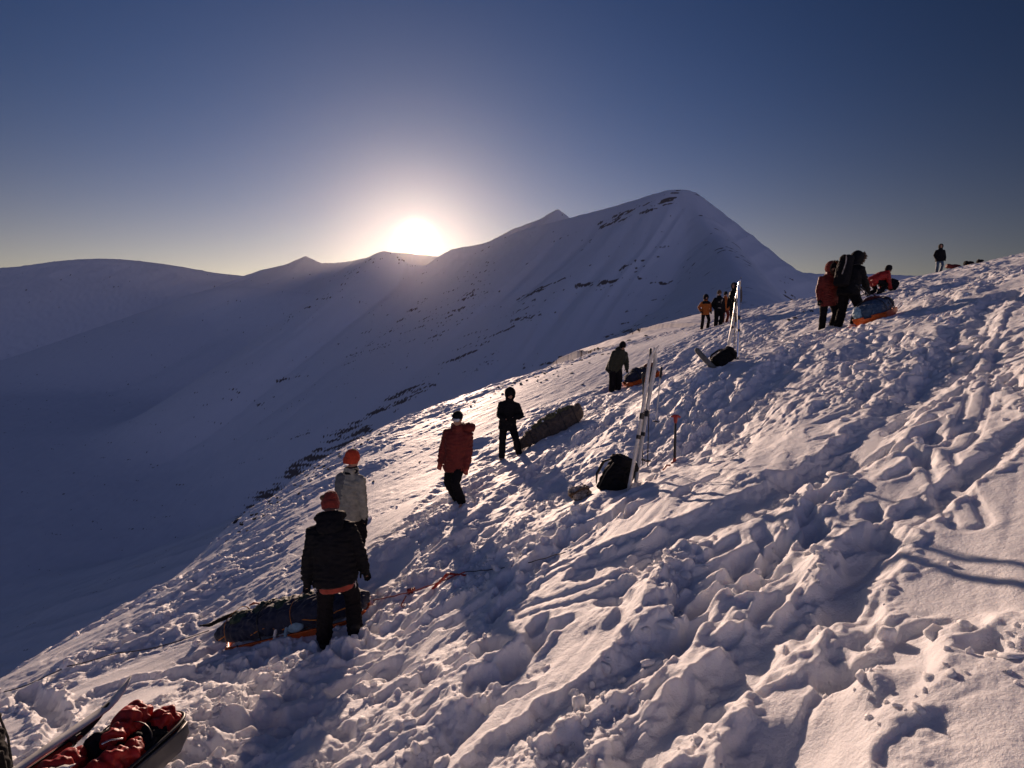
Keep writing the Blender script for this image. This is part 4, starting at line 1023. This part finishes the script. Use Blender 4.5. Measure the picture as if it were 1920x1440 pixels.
# ---------------------------------------------------------------- planted skis, poles and shovels
GS = 'skis and poles planted upright on the near slope'
ski(P(1178, 920, 6.75), P(1221, 648, 6.95), 'long white ski planted beside the black backpack, front of the near pair', GS, face=(.75, -1, .1), w=.066)
ski(P(1192, 905, 6.95), P(1234, 655, 7.1), 'long white ski planted upright, rear of the near pair', GS, face=(-.9, -1, .1), w=.062)
ski_pole(P(1205, 872, 7.35), P(1206, 700, 7.35), 'thin dark ski pole planted upright behind the near white skis, left of its twin', GS)
ski_pole(P(1214, 874, 7.3), P(1220, 655, 7.2), 'taller dark ski pole planted upright behind the near white skis', GS, basket=.055)
ski_pole(P(1229, 800, 7.6), P(1240, 690, 7.7), 'thin pale ski pole planted right of the near white skis', GS, 'white')
G2 = 'skis and poles planted upright beside the far backpack'
ski(P(1383, 674, 11.3), P(1385, 524, 11.5), 'tall narrow ski planted upright by the far backpack with sun glinting on its tip', G2, 'metal', w=.075)
ski(P(1366, 648, 11.8), P(1384, 540, 11.8), 'ski planted at a lean left of the tall narrow one, glinting', G2, 'white', w=.075)
ski_pole(P(1376, 664, 11.5), P(1379, 560, 11.5), 'thin ski pole planted between the two skis by the far backpack', G2, 'tan')
m_, L_ = along(P(1264, 892, 7.55), P(1267, 779, 7.6)); sv = empty('avalanche_shovel', m_); tag(sv, 'snow shovel with red T grip planted handle-up right of the near skis', 'shovel')
MB().tube([(0, 0, 0), (L_ * .5, 0, 0), (L_ - .04, 0, 0)], [.019, .019, .016], 10).build('shaft', M['blackhard'], sv)
MB().tube([(L_ - .02, -.062, 0), (L_ - .005, -.025, 0), (L_ - .005, .025, 0), (L_ - .02, .062, 0)], [.014, .019, .019, .014], 10).tube([(L_ - .10, 0, 0), (L_ - .03, 0, 0)], [.022, .03], 10).build('t_grip', M['redhard'], sv, .006)
MB().tube([(.10, 0, 0), (.24, 0, 0)], [.026, .024], 10).box((.17, .03, 0), (.05, .03, .03)).build('collar', M['redhard'], sv, bevel=.004)
MB().loft([[Vector((x_, w_ * s, .02 * (1 - abs(s)) + dz)) for s, dz in ((-1, 0), (-.5, 0), (0, 0), (.5, 0), (1, 0), (1, .006), (.5, .006), (0, .006), (-.5, .006), (-1, .006))] for x_, w_ in ((.06, .06), (.03, .11), (-.12, .125), (-.22, .10))]).build('blade', M['redhard'], sv)
q = gpt(1250, 880); g_ = MB().tube([(q[0] - .05, q[1], ground(q[0], q[1]) - .02), (q[0], q[1], ground(q[0], q[1]) + .05), (q[0] + .10, q[1] + .02, ground(q[0], q[1]) + .035)], [.012, .014, .012], 8).build('ice_axe', M['redhard'], None)
tag(g_, 'small dark red ice axe head sticking out at the foot of the snow shovel', 'ice axe')

def pack(mtx, label, w, h, d, mat_='black', cat='backpack', group=None):
    r_ = empty('backpack', mtx); tag(r_, label, cat, group)
    g = MB(); X_, Y_ = Vector((1, 0, 0)), Vector((0, 1, 0))
    g.loft([superring((0, oy * d, z_ * h), rx * w / 2, ry * d / 2, X_, Y_, 20, 3.0) for z_, rx, ry, oy in ((0, .7, .7, 0), (.05, .95, .95, 0), (.4, 1, 1.05, 0), (.72, .95, .95, 0), (.80, .85, .85, 0))])
    g.build('pack_body', M[mat_], r_, .012, .028, .10, seed=9)
    MB().loft([superring((0, 0, z_ * h), rx * w / 2, ry * d / 2, X_, Y_, 20, 3.0) for z_, rx, ry in ((.79, .9, .9), (.83, 1.02, 1.08), (.93, .95, 1.0), (1.0, .6, .7))]).build('top_lid', M[mat_], r_, .012, .016, .08)
    MB().loft([superring((0, -d * .48, z_ * h), rx * w / 2, d * .16, X_, Y_, 16, 2.6) for z_, rx in ((.10, .5), (.14, .72), (.42, .72), (.5, .5))]).build('front_pocket', M[mat_], r_, .012, .014, .06)
    for s in (-1, 1): MB().tube([(s * w * .28, d * .45, h * .82), (s * w * .36, d * .85, h * .6), (s * w * .40, d * .8, h * .25), (s * w * .42, d * .45, h * .08)], [.018, .026, .022, .012], 8, .45).build('shoulder_strap', M['blackhard'], r_)
    for s in (-1, 1): MB().tube([(s * w * .5, -d * .05, h * .1), (s * w * .53, -d * .1, h * .5), (s * w * .46, -d * .2, h * .86)], [.008] * 3, 6, .5).build('side_strap', M['blackhard'], r_)
    return r_
def stand(px, py, rot, tilt_x=0, tilt_y=0, lift=0, d=None):
    q = gpt(px, py) if d is None else tuple(P(px, py, d)); z_ = smooth_ground(q[0], q[1])
    return Matrix.Translation((q[0], q[1], z_ + lift)) @ Matrix.Rotation(math.radians(rot), 4, 'Z') @ Matrix.Rotation(math.radians(tilt_y), 4, 'Y') @ Matrix.Rotation(math.radians(tilt_x), 4, 'X')
bp1 = pack(stand(1142, 922, 20, 12, 22, -.03), 'black backpack standing in the snow against the near white skis', .40, .54, .28)
MB().tube([(-.10, -.20, .06), (-.16, -.24, -.02), (-.26, -.22, -.04)], [.014] * 3, 8, .5).build('hip_belt', M['blackhard'], bp1)
q = gpt(1086, 938); g0 = empty('snowy_pouch', stand(1086, 938, 15, 0, 8, .0)); tag(g0, 'small brown pouch caked with snow lying left of the black backpack', 'pouch')
MB().ell((0, 0, .09), (.17, .12, .10), 14, 9).ell((-.10, -.03, .10), (.08, .08, .07), 12, 8).build('pouch_body', M['tan'], g0, .009, .03, .05)
MB().tube([(-.14, -.09, .10), (-.10, -.12, .15), (-.02, -.10, .19), (.06, -.06, .19), (.10, 0, .16)], [.013] * 5, 8).tube([(-.15, -.08, .06), (-.19, -.10, .09), (-.15, -.12, .12)], [.02] * 3, 8).tube([(.05, -.1, .1), (.1, -.04, .2), (.04, .04, .2)], [.01] * 3, 6).build('pouch_straps', M['fur'], g0)
bp2 = pack(stand(1338, 690, 12, 10, 52, .06), 'dark backpack lying on its side below the far planted skis', .29, .50, .25)
mt = MB().tube([P(1308, 658, 11.1), P(1322, 674, 11.05), P(1338, 690, 11.0)], [.09, .09, .09], 14, .6).build('foam_mat', M['greydark'], None); tag(mt, 'grey rolled mat poking up left from the dark backpack by the far skis', 'mat')
pack(stand(1378, 674, 10, -60, 0, .03), 'small dark pouch at the base of the tall narrow far ski', .13, .2, .12, 'dark', 'pouch')
pack(stand(1681, 546, 70, -68, 0, .12, d=20), 'dark backpack lying on the snow right of the person bent double', .42, .62, .36)
pack(stand(1800, 509, 80, -80, 0, -.02, d=33), 'dark red bag lying on the skyline right of the lone standing person', .36, .8, .26, 'red', 'bag')
pack(stand(1824, 503, 85, -78, 0, .02, d=34), 'black bag lying on the skyline, left of two dark bags', .3, .55, .28, 'black', 'bag', 'dark bags on the skyline')
pack(stand(1842, 500, 75, -70, 0, .02, d=34), 'black bag lying on the skyline, right of two dark bags', .24, .34, .24, 'black', 'bag', 'dark bags on the skyline')
dz = pack(stand(-38, 1488, 60, -20, 0, .0), 'black rucksack cut off by the left edge of the picture at the bottom corner', .40, .58, .34)

# ---------------------------------------------------------------- stones along the edge of the slope
def rock_mesh(seed):
    rnd = np.random.RandomState(seed); bm = bmesh.new(); bmesh.ops.create_icosphere(bm, subdivisions=2, radius=1)
    for v in bm.verts:
        n = np.array(v.co); f = 1 + .35 * float(perlin(np.array([n[0] * 1.3 + seed]), np.array([n[1] * 1.3 + n[2] * 1.7]), seed)[0]) + .15 * rnd.uniform(-1, 1)
        v.co = Vector(n * f * np.array([1.0, .75, .55]))
    me = bpy.data.meshes.new('rock'); bm.to_mesh(me); bm.free(); me.materials.append(M['rock']); return me
ROCKS = [rock_mesh(500 + i) for i in range(6)]
def hit(px, py, dmax=900.0, dmin=1.2):
    dv = FW + RT * (px - 960) / F_PX - UP * (py - 720) / F_PX
    d = np.exp(np.linspace(math.log(dmin), math.log(dmax), 900)); z = base_h(d * dv[0], d * dv[1]); i = int(np.argmax(d * dv[2] < z))
    if i == 0: return None
    return d[i] * dv[0], d[i] * dv[1], z[i], d[i]
rnd = random.Random(12); nrock = 0
sil_x = [s[0] for s in SIL]; sil_y = [s[1] for s in SIL]
spots = []
for _ in range(95):
    px = rnd.choice([rnd.uniform(880, 1230), rnd.uniform(940, 1180), rnd.uniform(430, 700)]); py = float(np.interp(px, sil_x, sil_y)) + abs(rnd.gauss(0, 9)) - 3
    spots.append((px, py, rnd.uniform(2.0, 5.0)))
for _ in range(110):
    t = rnd.random(); px = 430 + 330 * t + rnd.gauss(0, 12); py = 995 - 250 * t + rnd.gauss(0, 11); spots.append((px, py, rnd.uniform(2.0, 6.5)))
for px, py, s_ in ((420, 1004, 6), (444, 985, 8), (465, 1001, 7), (545, 893, 9), (290, 1106, 4), (1188, 622, 8), (1176, 622, 6), (1197, 623, 5), (787, 868, 4), (1396, 647, 7), (1444, 625, 6), (1450, 622, 4), (1480, 604, 6), (1490, 601, 5), (1508, 585, 4), (1522, 588, 4), (700, 905, 4), (1092, 722, 4), (921, 814, 3), (650, 838, 4)): spots.append((px, py, s_))
for px, py, s_ in spots:
    h_ = hit(px, py)
    if h_ is None: continue
    x_, y_, z_, d_ = h_
    if d_ > 450: continue
    if d_ < 50: z_ = ground(x_, y_)
    o = bpy.data.objects.new('rock', ROCKS[nrock % 6]); scene.collection.objects.link(o); nrock += 1
    sz = s_ * d_ / 1000 * .62; o.location = (x_, y_, z_ + sz * .1); o.scale = (sz * rnd.uniform(1, 1.7), sz, sz); o.rotation_euler = (rnd.uniform(-.3, .3), rnd.uniform(-.3, .3), rnd.uniform(0, 6.28))
    zone = 'beside the far skis' if (px > 1380) else 'on the saddle under the peak' if py < 626 and px > 1170 else 'on the shaded drop left of the red parka' if d_ > 50 else 'along the crest beyond the people' if px > 800 else 'on the crest left of the orange beanie'
    sz_w = 'tiny' if s_ < 3.2 else 'small' if s_ < 5.5 else 'larger'
    tag(o, sz_w + ' dark rock ' + zone, 'rock', 'dark rocks ' + zone)

# ---------------------------------------------------------------- loose snow clods thrown up by feet and sleds
def build_clods(n=6500):
    rs = np.random.RandomState(4)
    az = np.radians(rs.uniform(-50, 50, n * 5)); r = np.exp(rs.uniform(math.log(1.4), math.log(26), n * 5)); x = r * np.sin(az); y = r * np.cos(az)
    T = trod(x, y); clump = sstep(-.05, .45, fbm(x / .8, y / .8, 701, 3))
    keep = rs.rand(n * 5) < np.clip(T, 0, 1) ** 1.5 * (.08 + .92 * clump) * .8
    x, y = x[keep][:n], y[keep][:n]; n = len(x)
    sz = np.clip(rs.lognormal(-4.4, .6, n), .004, .05) * (1 + .8 * sstep(3, 10, np.hypot(x, y)))
    bm = bmesh.new(); bmesh.ops.create_icosphere(bm, subdivisions=2, radius=1); base = np.array([v.co for v in bm.verts]); fc = np.array([[v.index for v in f.verts] for f in bm.faces]); bm.free()
    nv = len(base); V = np.empty((n, nv, 3), np.float32)
    for i in range(n):
        s = rs.rand(3) * .55 + .7; w = base * s; ph = rs.rand(6) * 6.28
        f = 1 + .22 * np.sin(base[:, 0] * 3.1 + ph[0]) * np.sin(base[:, 1] * 2.7 + ph[1]) + .12 * np.sin(base[:, 2] * 5 + ph[2]) + .16 * np.sin((base[:, 0] + base[:, 1]) * 6 + ph[3])
        w = w * f[:, None]; a = ph[4]; w = w @ np.array([[math.cos(a), -math.sin(a), 0], [math.sin(a), math.cos(a), 0], [0, 0, 1]]).T
        if rs.rand() < .4: w = np.sign(base) * np.abs(base) ** .5 * (s * np.array([1.2, 1.0, .45])) * (f ** .5)[:, None]; w = w @ np.array(Matrix.Rotation(ph[5], 3, 'X') @ Matrix.Rotation(a, 3, 'Z'))
        V[i] = w * sz[i] + (x[i], y[i], ground(x[i], y[i]) + sz[i] * .15)
    me = bpy.data.meshes.new('snow_clods'); me.vertices.add(n * nv); me.vertices.foreach_set('co', V.ravel())
    F = (fc[None] + (np.arange(n) * nv)[:, None, None]).reshape(-1, 3).astype(np.int32)
    me.loops.add(F.size); me.loops.foreach_set('vertex_index', F.ravel()); me.polygons.add(len(F)); me.polygons.foreach_set('loop_start', np.arange(0, F.size, 3, dtype=np.int32)); me.polygons.foreach_set('use_smooth', np.ones(len(F), dtype=bool))
    me.update(calc_edges=True); me.materials.append(m_snow); o = bpy.data.objects.new('snow_clods', me); scene.collection.objects.link(o); o['kind'] = 'stuff'
    o['label'] = 'loose clods of trodden snow'
build_clods()
# ---------------------------------------------------------------- the air
def build_haze():
    x0, x1, y0, y1, z0, z1 = -9500, 9500, -150, 11000, -460, 760
    me = bpy.data.meshes.new('haze'); bm = bmesh.new()
    bmesh.ops.create_cube(bm, size=1)
    for v in bm.verts: v.co = ((x0 + x1) / 2 + v.co.x * (x1 - x0), (y0 + y1) / 2 + v.co.y * (y1 - y0), (z0 + z1) / 2 + v.co.z * (z1 - z0))
    bm.to_mesh(me); bm.free()
    m = bpy.data.materials.new('haze_air'); m.use_nodes = True; nt = m.node_tree; nt.nodes.clear()
    v = nt.nodes.new('ShaderNodeVolumePrincipled'); v.inputs['Density'].default_value = 3.2e-6
    v.inputs['Color'].default_value = (1.0, 0.95, 0.90, 1); v.inputs['Anisotropy'].default_value = 0.88
    o = nt.nodes.new('ShaderNodeOutputMaterial'); nt.links.new(v.outputs[0], o.inputs['Volume'])
    me.materials.append(m)
    ob = bpy.data.objects.new('haze', me); scene.collection.objects.link(ob); ob['kind'] = 'stuff'
build_haze()
